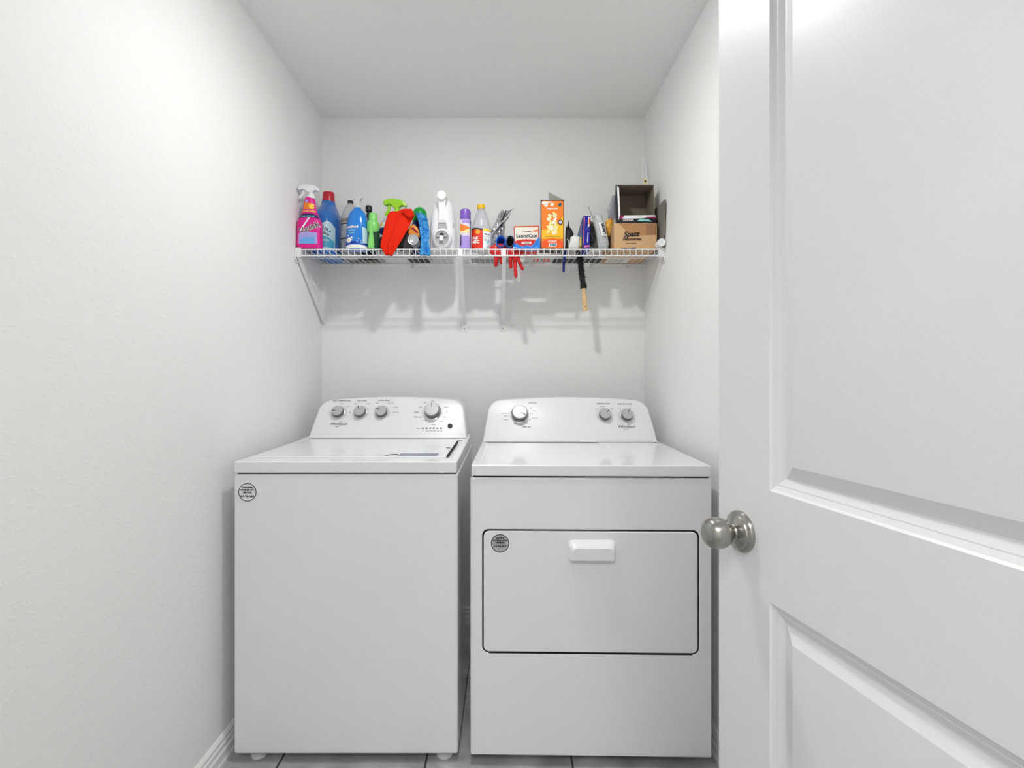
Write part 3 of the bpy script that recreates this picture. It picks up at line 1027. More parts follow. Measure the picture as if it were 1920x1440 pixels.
M_RED = mat('red_microfibre', (226, 44, 22), .9, spec=.1)
bump_noise(M_RED, 900, .0004, .4)
rows = [(739, 408, 762, 406, 2.192), (735, 399, 769, 393, 2.188), (731, 399, 771, 391, 2.165), (727, 404, 777, 402, 2.145), (721, 425, 767, 424, 2.125), (717, 444, 755, 446, 2.108), (713, 462, 744, 464, 2.103), (723, 478, 735, 480, 2.100)]
tag(cloth('red_cloth', '', rows, M_RED, .008, seed=.6, extra=[(752, 398, 2.132), (771, 391, 2.128), (777, 402, 2.124), (768, 409, 2.112)]), 'bright red cleaning cloth draped over the lime-headed spray bottle', 'cloth')

# navy bottle with green dome cap
Y = 2.245
cx = X_(787, Y)
t = thing('cleaner_bottle', 'dark navy bottle with a round green cap under the blue cloth', 'bottle', (cx, Y, ZD))
B = Bottle(cx, Y, [(ZD, .034, .028, 2.4), (ZD + .006, .038, .031, 2.4), (1.85, .038, .032, 2.4), (1.89, .036, .031, 2.2), (1.905, .030, .028, 2)])
m = MB(); B.body(m, mat('navy_bottle_plastic', (24, 38, 92), .15, coat=.4)); m.build('bottle_body', t)
rc = .0325
m = MB().lathe((cx, Y, 1.902), (0, 0, 1), [(rc, 0), (rc, .032)] + [(rc * math.cos(a), .032 + .035 * math.sin(a)) for a in [i * PI / 16 for i in range(1, 8)]] + [(.001, .067)], mat('green_cap_plastic', (22, 158, 58), .3), 30).build('dome_cap', t)
m = MB()
B.wrap(m, mat('teal_highlight_print', (40, 120, 170), .3), -1.1, -.3, 1.86, 1.885)
m.build('label', t)

M_BLUEC = mat('blue_microfibre', (58, 150, 226), .95, spec=.1)
colour_noise(M_BLUEC, (34, 112, 205), (92, 178, 236), 60, .35, .65)
bump_noise(M_BLUEC, 300, .002, .8)
rows = [(779, 399, 795, 401, 2.203), (780, 402, 801, 410, 2.192), (786, 420, 804, 425, 2.170), (788, 440, 805, 440, 2.13), (790, 456, 804, 456, 2.108), (787, 470, 807, 470, 2.102), (787, 478, 807, 479, 2.102)]
tag(cloth('blue_cloth', '', rows, M_BLUEC, .004, 14, 4, .004, 1.2, .0008), 'fluffy light blue cloth hanging from the round green cap', 'cloth')


def pillow(m, outline, Y, th, M, wob=.0, inner=.82, cx=None):
    """a soft bag: outline traced in plan of its own plane, puffed to thickness th"""
    o = [P(a, b_, Y) for a, b_ in outline]
    n = len(o)
    c = sum(o, Vector()) / n
    dense = []
    for i in range(n):
        a, b_ = o[i], o[(i + 1) % n]
        for j_ in range(4):
            dense.append(a.lerp(b_, j_ / 4))
    rng = random.Random(int(outline[0][0] * 7))
    def ring(k_, dy, w_):
        return [c + (p - c) * k_ + Vector((0, dy + (rng.uniform(-w_, w_) if w_ else 0), rng.uniform(-w_, w_) * .5 if w_ else 0)) for p in dense]
    rings = [ring(.03, -th * .5, wob * .5), ring(.35, -th * .5, wob), ring(.65, -th * .45, wob), ring(inner, -th * .36, wob), ring(.96, -th * .14, wob * .4), ring(1., 0, 0), ring(.96, th * .14, 0), ring(inner, th * .36, wob), ring(.4, th * .5, wob), ring(.03, th * .5, 0)]
    return m.loft(rings, M)


# dark grey pouch, orange packet, silver ended tube
m = MB()
pillow(m, [(756, 462), (752, 452), (758, 436), (765, 428), (772, 432), (772, 462), (770, 467), (756, 467)], 2.168, .03, mat('charcoal_pouch', (64, 66, 72), .35), .0015)
tag(m.build('grey_pouch', smooth=50), 'dark grey glossy pouch slumped behind the red cloth edge', 'pouch')
m = MB()
Y = 2.15
m.lathe((X_(777, Y), 2.118, Z_(453.5, Y) + .002), (0, 1, 0), [(.019, .001), (.0225, 0), (.0232, .003), (.0225, .006), (.0215, .008), (.0215, .062), (.0205, .064), (.001, .064)], mat('silver_can', (196, 198, 202), .3, metal=.5), 32, cap0=False)
m.lathe((X_(777, Y), 2.118, Z_(453.5, Y) + .002), (0, 1, 0), [(.001, .004), (.008, .003), (.013, .001), (.0145, .003), (.0185, .003), (.019, .001)], mat('silver_can', (196, 198, 202), .3, metal=.5), 32, cap0=False, cap1=False)
tag(m.build('tube', smooth=40), 'silver round-ended canister lying end-on beside the blue cloth', 'canister')
m = MB()
pillow(m, [(765, 436), (768, 424), (775, 420), (783, 427), (787, 438), (787, 446), (777, 441), (768, 446)], 2.15, .016, mat('orange_packet_film', (236, 150, 62), .35), .0008)
m.poly([P(770, 428, 2.140), P(775, 426, 2.139), P(785, 436, 2.139), P(782, 437, 2.140)], mat('dark_red_print', (150, 30, 42), .5), (0, .001, 0))
tag(m.build('orange_packet', smooth=50), 'small orange packet resting on the silver-ended canister', 'packet')

# ---- white hand-held steamer
M_STM = mat('white_appliance_plastic', (238, 239, 240), .28, coat=.2)
Y = 2.195
cx = X_(831.5, Y)
t = thing('handheld_vacuum', 'white rounded handheld cleaner with loop handle standing in the middle of the shelf', 'vacuum', (cx, Y, ZD))
B = Bottle(cx, Y, [(ZD, .050, .048, 2.4), (ZD + .006, .056, .052, 2.4), (1.79, .0585, .054, 2.4), (1.84, .0585, .053, 2.4), (1.89, .055, .048, 2.3), (1.93, .049, .042, 2.2), (1.96, .040, .035, 2.1), (1.980, .026, .026, 2), (1.988, .010, .012, 2)], 6)
m = MB(); B.body(m, M_STM, 44); m.build('body', t)
m = MB()
hx = X_(828, 2.12)
HZ = Z_(367, 2.12)
m.lathe((hx, 2.112, HZ), (0, 1, 0), [(.001, -.002), (.016, -.002), (.0200, .001), (.0210, .006), (.0210, .055), (.02, .085), (.018, .10)], M_STM, 36)
k = m.build('handle', t, smooth=30)
m = MB()
m.loft([[(hx - w_, y_, z_), (hx + w_, y_, z_), (hx + w_ * .85, y_ + .020, z_), (hx - w_ * .85, y_ + .020, z_)] for w_, y_, z_ in ((.0175, 2.121, HZ - .014), (.0150, 2.124, HZ - .03), (.0138, 2.126, HZ - .06), (.0148, 2.128, HZ - .10), (.017, 2.134, HZ - .112))], M_STM)
m.build('grip', k, smooth=20, bevel=.002)
M_GREYP = mat('grey_soft_plastic', (172, 172, 172), .5)
m = MB()
gz0, gz1 = Z_(434, 2.14), Z_(410, 2.14)
m.loft([[(hx + .001 - w_, y_, z_), (hx + .001 + w_, y_, z_), (hx + .001 + w_, y_ + .02, z_), (hx + .001 - w_, y_ + .02, z_)] for w_, y_, z_ in ((.0125, 2.133, gz0), (.0205, 2.137, gz0 + .016), (.017, 2.138, gz0 + .035), (.0115, 2.131, gz1))], M_GREYP)
m.build('grey_insert', t, bevel=.002)
nz_ = Z_(447, 2.13)
m = MB()
m.lathe((hx, 2.136, nz_), (0, 1, 0), [(.031, -.014), (.036, -.011), (.041, -.003), (.043, .010), (.043, .022)], M_STM, 40, cap0=False, cap1=False, sx=1.08, sy=.98)
m.lathe((hx, 2.136, nz_), (0, 1, 0), [(.001, -.008), (.024, -.009), (.029, -.012), (.031, -.014)], M_GREYP, 40, cap0=False, cap1=False, sx=1.08, sy=.98)
m.build('nozzle_ring', t, smooth=45)
m = MB()
m.box(hx - .009, hx + .007, 2.112, 2.130, nz_ - .013, nz_ + .008, M_STM)
m.box(hx - .024, hx + .022, 2.117, 2.128, nz_ + .006, nz_ + .0085, M_STM)
m.build('nozzle', t, bevel=.0015)
m = MB()
ar = [(hx + .0095 * math.cos(a), 2.121, nz_ + .0135 + .0075 * math.sin(a)) for a in [i * PI / 10 for i in range(11)]]
m.poly(ar, M_BLACK, (0, .004, 0))
m.build('latch', t)
m = MB()
B.text(m, 'shark', .011, .95, 1.862, M_INK2, .0008, -PI / 2)
m.build('label', t)

# ---- air freshener aerosol
Y = 2.152
cx = X_(872.5, Y)
t = thing('aerosol_can', 'slim air freshener aerosol can with a purple cap beside the white vacuum', 'aerosol can', (cx, Y, ZD))
r = .0245
M_AER = mat('aerosol_body', (226, 220, 236), .3, coat=.3)
m = MB().lathe((cx, Y, ZD), (0, 0, 1), [(r * .93, 0), (r, .004), (r, .122), (r * .96, .128), (r * .9, .131)], M_AER, 36).build('can', t)
m = MB().lathe((cx, Y, ZD + .1305), (0, 0, 1), [(r * .95, 0), (r * .97, .004), (r * .97, .032), (r * .9, .042), (r * .7, .046), (.001, .047)], mat('purple_cap_plastic', (126, 92, 188), .3), 36).build('cap', t)
Ba = Bottle(cx, Y, [(ZD, r, r, 2), (ZD + .128, r, r, 2)], 1)
m = MB()
Ba.wrap(m, mat('lavender_print', (172, 150, 222), .4), -1.5, 1.5, ZD + .004, ZD + .048, .0004, top=lambda u: .010 * math.sin(3 * u))
Ba.wrap(m, mat('orange_print', (240, 130, 40), .5), -1.1, 1.5, ZD + .084, ZD + .113, .0005, top=lambda u: -.024 * u, bot=lambda u: -.006 * math.sin(6 * u))
Ba.wrap(m, mat('pale_yellow_print', (246, 226, 160), .5), -.9, 1.0, ZD + .070, ZD + .088, .0004)
Ba.wrap(m, mat('lavender_print', (172, 150, 222), .4), -.5, 1.4, ZD + .112, ZD + .127, .0004)
Ba.wrap(m, M_NAVY, 1.15, 1.5, ZD + .003, ZD + .125, .0007)
Ba.text(m, 'febreze', .015, -.85, ZD + .040, M_INK, .0010, PI / 2, bold=.0005)
m.build('label', t)

# ---- clear bottle with yellow cap
Y = 2.172
cx = X_(902.5, Y)
t = thing('clear_bottle', 'clear cone-necked bottle with yellow cap and red and white label', 'bottle', (cx, Y, ZD))
B = Bottle(cx, Y, [(ZD, .039, .028, 2.5), (ZD + .005, .0425, .030, 2.5), (1.80, .043, .031, 2.5), (1.848, .0425, .031, 2.4), (1.862, .040, .030, 2.2), (1.90, .028, .024, 2), (1.930, .0175, .0175, 2), (1.936, .0155, .0155, 2)])
m = MB(); B.body(m, mat('clear_bottle_plastic', (226, 228, 234), .10, trans=.6, ior=1.2)); m.build('bottle_body', t)
m = MB().lathe((cx - .001, Y, 1.933), (0, 0, 1), [(.0155, 0), (.0155, .004), (.0175, .0055), (.0175, .019), (.015, .022), (.001, .0225)], mat('yellow_cap_plastic', (240, 190, 20), .35), 28).build('cap', t)
m = MB()
B.wrap(m, mat('red_label', (222, 48, 24), .4), -1.45, .12, 1.759, 1.838, .0004, top=lambda u: .005 * math.sin(PI * u))
B.wrap(m, M_WHITE, .12, 1.45, 1.759, 1.843, .0004)
B.wrap(m, M_BLACK, -1.45, .12, 1.836, 1.842, .0008, top=lambda u: .005 * math.sin(PI * u), bot=lambda u: .005 * math.sin(PI * u))
B.wrap(m, mat('yellow_print', (250, 208, 60), .5), .15, 1.4, 1.832, 1.843, .0009, top=lambda u: -.003 * u)
B.disc(m, mat('amber_print', (240, 170, 40), .5), -.25, 1.829, .010, .0009)
B.text(m, 'Full', .017, -.55, 1.802, M_WHITE, .0012, bold=.0008)
B.text(m, 'MSC', .018, -.50, 1.785, M_WHITE, .0012, bold=.0008)
B.text(m, '700 ml', .009, .55, 1.818, M_INK, .0010, bold=.0004)
for i in range(7):
    B.disc(m, mat('pale_teal_print', (150, 220, 215), .5) if i % 2 else mat('grey_label', (198, 198, 200), .4), random.uniform(.3, 1.0), random.uniform(1.765, 1.80), .007, .0008 + i * .0001, 10)
B.text(m, 'clean & fresh', .007, .6, 1.808, M_INK2, .0010)
m.build('label', t)

# ---- crumpled silver bag
M_FOIL = mat('silver_foil', (196, 196, 198), .28, metal=.55)
bump_noise(M_FOIL, 55, .006, .9, .3, .7, 2)
m = MB()
pillow(m, [(914, 446), (921, 430), (929, 416), (934, 402), (942, 392), (947, 397), (962, 391), (958, 399), (951, 408), (947, 420), (946, 440), (944, 460), (938, 466), (922, 466), (915, 460)], 2.262, .045, M_FOIL, .006, .8)
k = m.build('foil_bag', smooth=18)
tag(k, 'crumpled silver foil bag standing right of the yellow-capped bottle', 'bag')
m = MB()
m.tube([P(940, 424, 2.235), P(944, 408, 2.236), P(949, 395, 2.238)], .006, M_BLACK, 8, flat=.4)
m.tube([P(922, 440, 2.225), P(936, 422, 2.228), P(950, 408, 2.232), P(963, 392, 2.236)], .005, mat('white_print', (240, 240, 240), .5), 8, flat=.5)
m.build('bag_seam', k)

# ---- rolled blue sleeves
M_BLN = mat('blue_rubber', (40, 116, 224), .35, coat=.2)
M_BLD = mat('dark_grey_lining', (88, 86, 82), .7)


def roll(m, px, py, Y0, Y1, rx, rz, M, th=.004, inn=None, rot=0.):
    n = 28
    c = P(px, py, Y0)
    def rg(k_, y):
        return [(c.x + (rx * k_[0]) * math.cos(2 * PI * j_ / n) + .0008 * math.sin(6 * PI * j_ / n), y, c.z + (rz * k_[1]) * math.sin(2 * PI * j_ / n)) for j_ in range(n)]
    ki = ((rx - th) / rx, (rz - th) / rz)
    m.loft([rg((1, 1), Y1), rg((1, 1), Y0 + .002), rg(((1 + ki[0]) / 2, (1 + ki[1]) / 2), Y0)], M, True, False)
    m.loft([rg(((1 + ki[0]) / 2, (1 + ki[1]) / 2), Y0), rg(ki, Y0 + .003), rg(ki, Y1 - .004)], inn or M, False, True)


m = MB()
roll(m, 939, 452, 2.122, 2.222, .0205, .0245, M_BLN)
tag(m.build('rolled_glove', smooth=50), 'blue rubber glove rolled into an open tube next to the silver bag', 'glove', 'blue rubber gloves rolled into tubes')
m = MB()
roll(m, 956.5, 452.5, 2.132, 2.222, .0185, .0260, M_BLN, .004, M_BLD)
tag(m.build('rolled_glove', smooth=50), 'blue rubber glove rolled into a tube with grey inside, nearer the red and white box', 'glove', 'blue rubber gloves rolled into tubes')

# ---- red rubber gloves drooping through the wires
M_REDG = mat('red_rubber', (208, 26, 32), .4, coat=.15)


def finger(m, pts, r0, r1, M):
    q = catmull([tuple(P(a, b_, y)) for a, b_, y in pts], 5)
    n = len(q)
    rr_ = []
    for i in range(n):
        u = i / (n - 1)
        r_ = r0 + (r1 - r0) * u
        if u > .86:
            r_ *= math.sqrt(max(.05, 1 - ((u - .86) / .14) ** 2 * .93))
        rr_.append(r_)
    m.tube(q, rr_, M, 12, flat=.85)


m = MB()
pillow(m, [(918, 464), (928, 457), (944, 457), (952, 466), (950, 480), (944, 488), (930, 486), (918, 474)], 2.150, .022, M_REDG, .002)
finger(m, [(929, 474, 2.15), (930, 486, 2.15), (929.5, 501, 2.15)], .0125, .0105, M_REDG)
finger(m, [(940, 478, 2.152), (941, 486, 2.152), (941, 496, 2.152)], .0115, .0100, M_REDG)
tag(m.build('rubber_glove', smooth=60, sub=0), 'red rubber glove drooping through the wires with two fingers behind the braces', 'glove', 'red rubber gloves hanging through the shelf')
m = MB()
pillow(m, [(954, 464), (962, 459), (978, 462), (982, 472), (977, 480), (970, 488), (958, 486), (952, 476)], 2.15, .022, M_REDG, .002)
finger(m, [(958, 476, 2.15), (957, 488, 2.15), (958, 504, 2.148)], .0105, .0090, M_REDG)
finger(m, [(965, 478, 2.145), (966, 498, 2.145), (967.5, 521, 2.145)], .0110, .0092, M_REDG)
finger(m, [(970, 478, 2.15), (974, 492, 2.15), (981, 507, 2.15)], .0095, .0080, M_REDG)
tag(m.build('rubber_glove', smooth=60), 'red rubber glove with three spread fingers hanging below the shelf', 'glove', 'red rubber gloves hanging through the shelf')

# ---- red and white pouch of laundry product
Y = 2.200
t = None
m = MB()
x0, x1, z1 = X_(963.5, Y), X_(1010.5, Y), Z_(424, Y)
M_ORW = mat('orange_edge_film', (226, 84, 48), .3)
m.loft([[(x0 + .006, Y, ZD), (x1 - .003, Y, ZD), (x1 - .003, Y + .045, ZD), (x0 + .006, Y + .045, ZD)],
        [(x0 + .004, Y, ZD + .03), (x1 - .001, Y, ZD + .03), (x1 - .001, Y + .045, ZD + .03), (x0 + .004, Y + .045, ZD + .03)],
        [(x0, Y, z1), (x1, Y, z1 + .003), (x1, Y + .045, z1 + .003), (x0, Y + .045, z1)]], M_ORW)
pk = m.build('packet', bevel=.002, origin=((x0 + x1) / 2, Y + .022, ZD))
tag(pk, 'red and white laundry product box with dark lettering behind the blue rubber cloth', 'box')
m = MB()
ff = Y - .0006
def fpoly(m, pts, M, off=0.):
    m.poly([(a, ff - off, b_) for a, b_ in pts], M)
fpoly(m, [(x0 + .005, 1.80), (x1 - .004, 1.80), (x1 - .004, z1 - .004), (x0 + .004, z1 - .006)], mat('cream_print', (250, 238, 222), .35))
fpoly(m, [(x0 + .006, ZD + .002), (x1 - .004, ZD + .002), (x1 - .003, 1.803), (x1 - .03, 1.811), (x0 + .05, 1.812), (x0 + .02, 1.809), (x0 + .004, 1.803)], mat('red_print', (226, 46, 34), .35), .0004)
fpoly(m, [(x0 + .03, 1.844), (x1 - .036, 1.846), (x1 - .036, 1.850), (x0 + .05, 1.847)], M_INK, .0006)
fpoly(m, [(x1 - .03, 1.844), (x1 - .004, 1.846), (x1 - .004, 1.856), (x1 - .02, 1.853)], mat('salmon_print', (236, 140, 110), .4), .0006)
fpoly(m, [(x0 + .034, 1.790), (x1 - .033, 1.791), (x1 - .033, 1.802), (x0 + .034, 1.801)], mat('cream_print', (250, 238, 222), .35), .0008)
m.text('LaundCun', .0225, (x0 + .057, Y, 1.827), (1, 0, 0), (0, 0, 1), mat('slate_print', (36, 66, 84), .5), off=.0012, bold=.0006)
m.text('power', .008, (x0 + .056, Y, 1.796), (1, 0, 0), (0, 0, 1), mat('leaf_print', (90, 150, 100), .5), off=.0022, bold=.0002)
m.build('label', pk)

# ---- blue rubber sheet lying in front of it
rows = []
M_BLS = mat('blue_rubber_sheet', (28, 120, 214), .3, coat=.25)
for i in range(9):
    v = i / 8
    row = []
    for j_ in range(25):
        u = j_ / 24
        hgt = .010 + .006 * math.sin(u * 7 + 1.5 * v) + (.022 * u * u) * math.sin(PI * v) + .004 * math.sin(u * 15)
        row.append((X_(962, 2.13) + (X_(1012, 2.13) - X_(962, 2.13)) * u, 2.119 + .06 * v, ZD + .004 + max(0, hgt) * math.sin(PI * (.06 + .88 * v)) * 1.25))
    rows.append(row)
m = MB()
m.grid(rows, M_BLS)
low = [[(p[0], p[1], ZD + .001) for p in rows[0]], rows[0]]
m.grid(low, M_BLS)
m.grid([[(p[0], p[1], ZD + .001) for p in rows[-1]], rows[-1]], M_BLS)
m.grid([[(p[0], p[1], ZD + .001) for p in r_] for r_ in rows], M_BLS)
k = m.build('blue_rubber_cloth', smooth=60)
tag(k, 'wavy bright blue rubber sheet lying at the foot of the red and white box', 'cloth')

# ---- tall orange box with open flap
Y = 2.135
x0, x1, z1 = X_(1013.5, Y), X_(1058, Y), Z_(375, Y)
t = thing('tall_box', 'tall orange and yellow carton with its top flap open', 'box', ((x0 + x1) / 2, Y + .03, ZD))
M_CARD = mat('dark_carton_edge', (48, 22, 20), .5)
M_CARDW = mat('white_carton', (228, 226, 220), .5)
M_GREYC = mat('grey_board', (150, 152, 142), .7)
dpt, th = .062, .0012
m = MB()
m.box(x0, x1, Y, Y + th, ZD, z1, M_CARD)
m.box(x0, x1, Y + dpt - th, Y + dpt, ZD, z1, M_CARDW)
m.box(x0, x0 + th, Y + th, Y + dpt - th, ZD, z1, M_CARDW)
m.box(x1 - th, x1 + .003, Y + th, Y + dpt - th, ZD, z1, M_CARDW)
m.box(x0, x1, Y, Y + dpt, ZD - .0001, ZD + th, M_CARD)
m.build('carton', t)
m = MB()
zf = Z_(359.5, Y + .05)
xa = X_(1028, Y + .05)
m.poly([P(1028.5, 376, Y + .050), P(1058.5, 377.5, Y + .006), P(1059, 375.5, Y + .006), P(1028.5, 360, Y + .050)], M_GREYC, (0, .0015, 0))
m.poly([(x0 + .004, Y + .01, z1), (xa + .002, Y + .045, z1 + .001), (xa, Y + .045, z1 + .010)], M_CARD, (0, .0015, 0))
m.build('flap', t)
ff = Y - .0005
m = MB()
bx0, bx1, bz0, bz1 = x0 + .0045, x1 - .004, ZD + .006, z1 - .004
fpoly(m, rounded_rect(bx0, bx1, bz0, bz1, .006), mat('orange_carton_print', (244, 128, 32), .4))
hh = bz1 - bz0
fpoly(m, [(bx0 + .001, bz0 + hh * .20), (bx1 - .001, bz0 + hh * .20), (bx1 - .001, bz0 + hh * .70), (bx1 - .022, bz0 + hh * .52), (bx0 + .03, bz0 + hh * .40), (bx0 + .001, bz0 + hh * .38)], mat('golden_print', (250, 190, 36), .4), .0003)
fpoly(m, [(bx0 + .001, bz0 + hh * .13)] + [(bx0 + (bx1 - bx0) * (i / 12), bz0 + hh * (.13 + .075 * math.sin(PI * i / 12))) for i in range(1, 12)] + [(bx1 - .001, bz0 + hh * .13), (bx1 - .001, bz0 + .003), (bx0 + .001, bz0 + .003)], mat('deep_orange_print', (240, 92, 28), .4), .0006)
fpoly(m, [(bx0 + .002, bz1 - .013), (bx0 + .022, bz1 - .013), (bx0 + .045, bz1 - .003), (bx0 + .002, bz1 - .002)], M_WHITE, .0003)
def fdisc(m, cx_, cz_, r_, M, off, n=14):
    fpoly(m, [(cx_ + r_ * math.cos(2 * PI * i / n), cz_ + r_ * math.sin(2 * PI * i / n)) for i in range(n)], M, off)
fdisc(m, bx0 + .019, bz1 - .018, .0085, mat('pale_peach_print', (248, 226, 210), .4), .0006)
fdisc(m, bx0 + .045, bz1 - .016, .0080, mat('pale_peach_print', (248, 226, 210), .4), .0006)
fpoly(m, [(bx1 - .024, bz1 - .023), (bx1 - .010, bz1 - .024), (bx1 - .006, bz1 - .010), (bx1 - .019, bz1 - .010)], mat('dark_teal_print', (22, 92, 96), .4), .0006)
m.text('FRESH FLORA', .0075, ((bx0 + bx1) / 2, Y, bz1 - .034), (1, 0, 0), (0, 0, 1), M_WHITE, off=.0018, bold=.0004)
rng = random.Random(4)
cxm = (bx0 + bx1) / 2 - .002
for i in range(46):
    v = rng.random()
    zz = bz0 + hh * (.30 + .46 * v)
    wd = .013 + .007 * abs(math.cos(v * PI * 3))
    fdisc(m, cxm + rng.uniform(-wd, wd), zz, rng.uniform(.0045, .008), rng.choice([mat('pale_yellow_bloom', (248, 236, 170), .5), mat('cream_bloom', (246, 240, 214), .5), mat('butter_bloom', (244, 226, 120), .5)]), .0009 + i * .00002, 9)
for i in range(12):
    fdisc(m, cxm + rng.uniform(-.012, .012), bz0 + hh * rng.uniform(.32, .76), .0016, mat('olive_dot', (120, 130, 50), .5), .0022, 6)
fdisc(m, bx1 - .013, bz0 + hh * .545, .0105, M_BLACK, .0024, 20)
fdisc(m, bx1 - .013, bz0 + hh * .545, .0070, mat('pale_lilac_print', (208, 206, 236), .5), .0026, 16)
fpoly(m, [(bx0 + .012, bz0 + hh * .238), (bx1 - .012, bz0 + hh * .236), (bx1 - .012, bz0 + hh * .246), (bx0 + .012, bz0 + hh * .248)], mat('olive_print', (150, 130, 30), .5), .0012)
m.text('SCENT', .0120, (cxm + .002, Y, bz0 + .0275), (1, 0, 0), (0, 0, 1), mat('pale_pink_print', (255, 214, 196), .5), off=.0022, bold=.0008)
fpoly(m, [(cxm - .016, bz0 + .005), (cxm + .019, bz0 + .006), (cxm + .022, bz0 + .020), (cxm - .012, bz0 + .019)], M_WHITE, .0012)
m.text('KEEP', .0120, (cxm + .003, Y, bz0 + .0125), (1, 0, 0), (0, 0, 1), mat('teal_letter', (20, 120, 150), .5), off=.0024, bold=.0006, shear=.2)
m.build('label', t)

# ---- black spring clamp, white cup-like pouch
m = MB()
pillow(m, [(1061, 424), (1065, 428), (1066, 418), (1068, 426), (1072, 430), (1076, 439), (1071, 447), (1069, 458), (1066, 466), (1060, 466), (1060, 440)], 2.165, .022, M_BLACK, .001)
k = m.build('black_clip', smooth=45)
tag(k, 'black spiky plastic gripper standing beside the tall orange carton', 'clip')
m = MB()
m.tube([P(1064, 428, 2.16), P(1065.5, 420, 2.16), P(1066, 414, 2.16)], [.0035, .0028, .0015], M_BLACK, 8)
m.build('prong', k)
m = MB()
m.tube([P(1063, 448, 2.148), P(1066, 452, 2.146), P(1065, 462, 2.146)], .0022, mat('grey_soft_plastic', (172, 172, 172), .5), 8)
m.build('prong', k)
m = MB()
rw = []
for py_, a, b_ in ((482, 1067.5, 1075), (472, 1066, 1079), (462, 1066, 1085), (452, 1068, 1086.5), (443, 1070.5, 1087)):
    pass
m = MB()
pillow(m, [(1066, 464), (1070, 444), (1080, 442), (1087, 444), (1086, 462), (1083, 468), (1066, 468)], 2.145, .03, mat('white_tissue', (226, 224, 222), .7), .0012)
tag(m.build('white_pouch', smooth=50), 'small crumpled white pouch between black gripper and blue carton', 'pouch')

# ---- narrow blue carton
Y = 2.155
x0, x1, z0, z1 = X_(1093, Y), X_(1105.5, Y), ZD, Z_(404.5, Y)
t = thing('narrow_box', 'narrow dark blue carton seen edge-on with red and white print', 'box', ((x0 + x1) / 2, Y + .04, ZD))
M_CB = mat('cobalt_carton', (28, 26, 150), .35)
m = MB()
tl = Matrix.Translation(((x0 + x1) / 2, Y, ZD)) @ Matrix.Rotation(math.radians(1.5), 4, 'Y') @ Matrix.Translation((-(x0 + x1) / 2, -Y, -ZD))
m.X = tl
m.box(x0, x1, Y, Y + .10, z0 + .0005, z1, M_CB)
m.build('carton', t, bevel=.0008)
m = MB(); m.X = tl
ff = Y - .0005
fpoly(m, [(x0 + .018, z1 - .055), (x1 - .002, z1 - .040), (x1 - .001, z1 - .008), (x0 + .019, z1 - .004)], M_WHITE)
fpoly(m, [(x0 + .0215, z1 - .038), (x1 - .001, z1 - .036), (x1 - .001, z1 - .010), (x0 + .0225, z1 - .012)], mat('red_print', (226, 46, 34), .35), .0003)
fpoly(m, [(x0 + .0165, z0 + .035), (x0 + .021, z0 + .035), (x0 + .022, z0 + .078), (x0 + .018, z0 + .078)], mat('pale_lilac_print', (208, 206, 236), .5), .0003)
fpoly(m, [(x0 + .001, z0 + .012), (x1 - .001, z0 + .018), (x1 - .001, z0 + .024), (x0 + .006, z0 + .022)], mat('pink_edge', (236, 120, 150), .4), .0003)
fpoly(m, [(x0 + .0003, z0 + .03), (x0 + .0035, z0 + .03), (x0 + .0045, z1 - .004), (x0 + .0015, z1 - .012)], mat('pink_edge', (236, 120, 150), .4), .0003)
m.build('label', t)
m = MB()
m.poly([P(1082, 444, 2.19), P(1093, 405, 2.21), P(1093, 468, 2.19), P(1080, 468, 2.19)], mat('slate_blue_card', (112, 128, 150), .5), (0, .012, 0))
m.poly([P(1085.5, 446, 2.188), P(1090.5, 444, 2.188), P(1090.5, 468, 2.188), P(1084, 468, 2.188)], mat('cream_yellow_card', (236, 214, 120), .5), (0, .001, 0))
tag(m.build('card_packet', bevel=.0006), 'slate blue and cream card leaning left of the narrow blue carton', 'card')

# ---- dark grey bag and clear packet with a label
m = MB()
M_DFOIL = mat('dark_film', (112, 112, 104), .25, metal=.2)
bump_noise(M_DFOIL, 70, .005, .9, .3, .7, 2)
pillow(m, [(1107, 414), (1112, 416), (1116, 432), (1121, 448), (1127, 466), (1106, 467), (1105, 440)], 2.225, .03, M_DFOIL, .004)
tag(m.build('film_bag', smooth=20), 'dark crinkled film bag wedged right of the narrow blue carton', 'bag')
m = MB()
M_PACK = mat('clear_packet_film', (208, 212, 212), .25, trans=.25)
bump_noise(M_PACK, 40, .004, .7, .3, .7, 2)
pillow(m, [(1113, 402), (1117, 399), (1124, 399), (1129, 406), (1134, 424), (1142, 458), (1140, 465), (1136, 467.5), (1122, 467.5), (1118, 440), (1114, 420)], 2.150, .034, M_PACK, .0015)
k = m.build('clear_packet', smooth=45)
tag(k, 'clear plastic packet with a white tilted label leaning near the yellow sponge', 'packet')
m = MB()
q = [P(1122, 417, 2.126), P(1130, 416.5, 2.1265), P(1137.5, 441, 2.126), P(1129, 442, 2.126)]
m.poly(q, M_WHITE, (0, .006, 0))
u = (q[3] - q[0]).normalized()
v = u.cross(Vector((0, -1, 0)))
m.text('Libman', .017, (q[0] + q[2]) / 2 + Vector((.003, -.0012, 0)), -u, Vector((0, 1, 0)).cross(u) * 1., M_BLACK, off=.0006, bold=.0006)
m.build('label', k)
m = MB()
m.tube([P(1103, 388, 2.19), P(1110, 404, 2.185), P(1117, 424, 2.178)], .0016, mat('grey_stick', (140, 146, 140), .5), 8)
m.tube([P(1117, 424, 2.178), P(1121, 440, 2.178), P(1124, 466, 2.182)], .0016, mat('grey_stick', (140, 146, 140), .5), 8)
tag(m.build('thin_stick', smooth=50), 'thin grey stick leaning behind the clear labelled packet', 'stick')

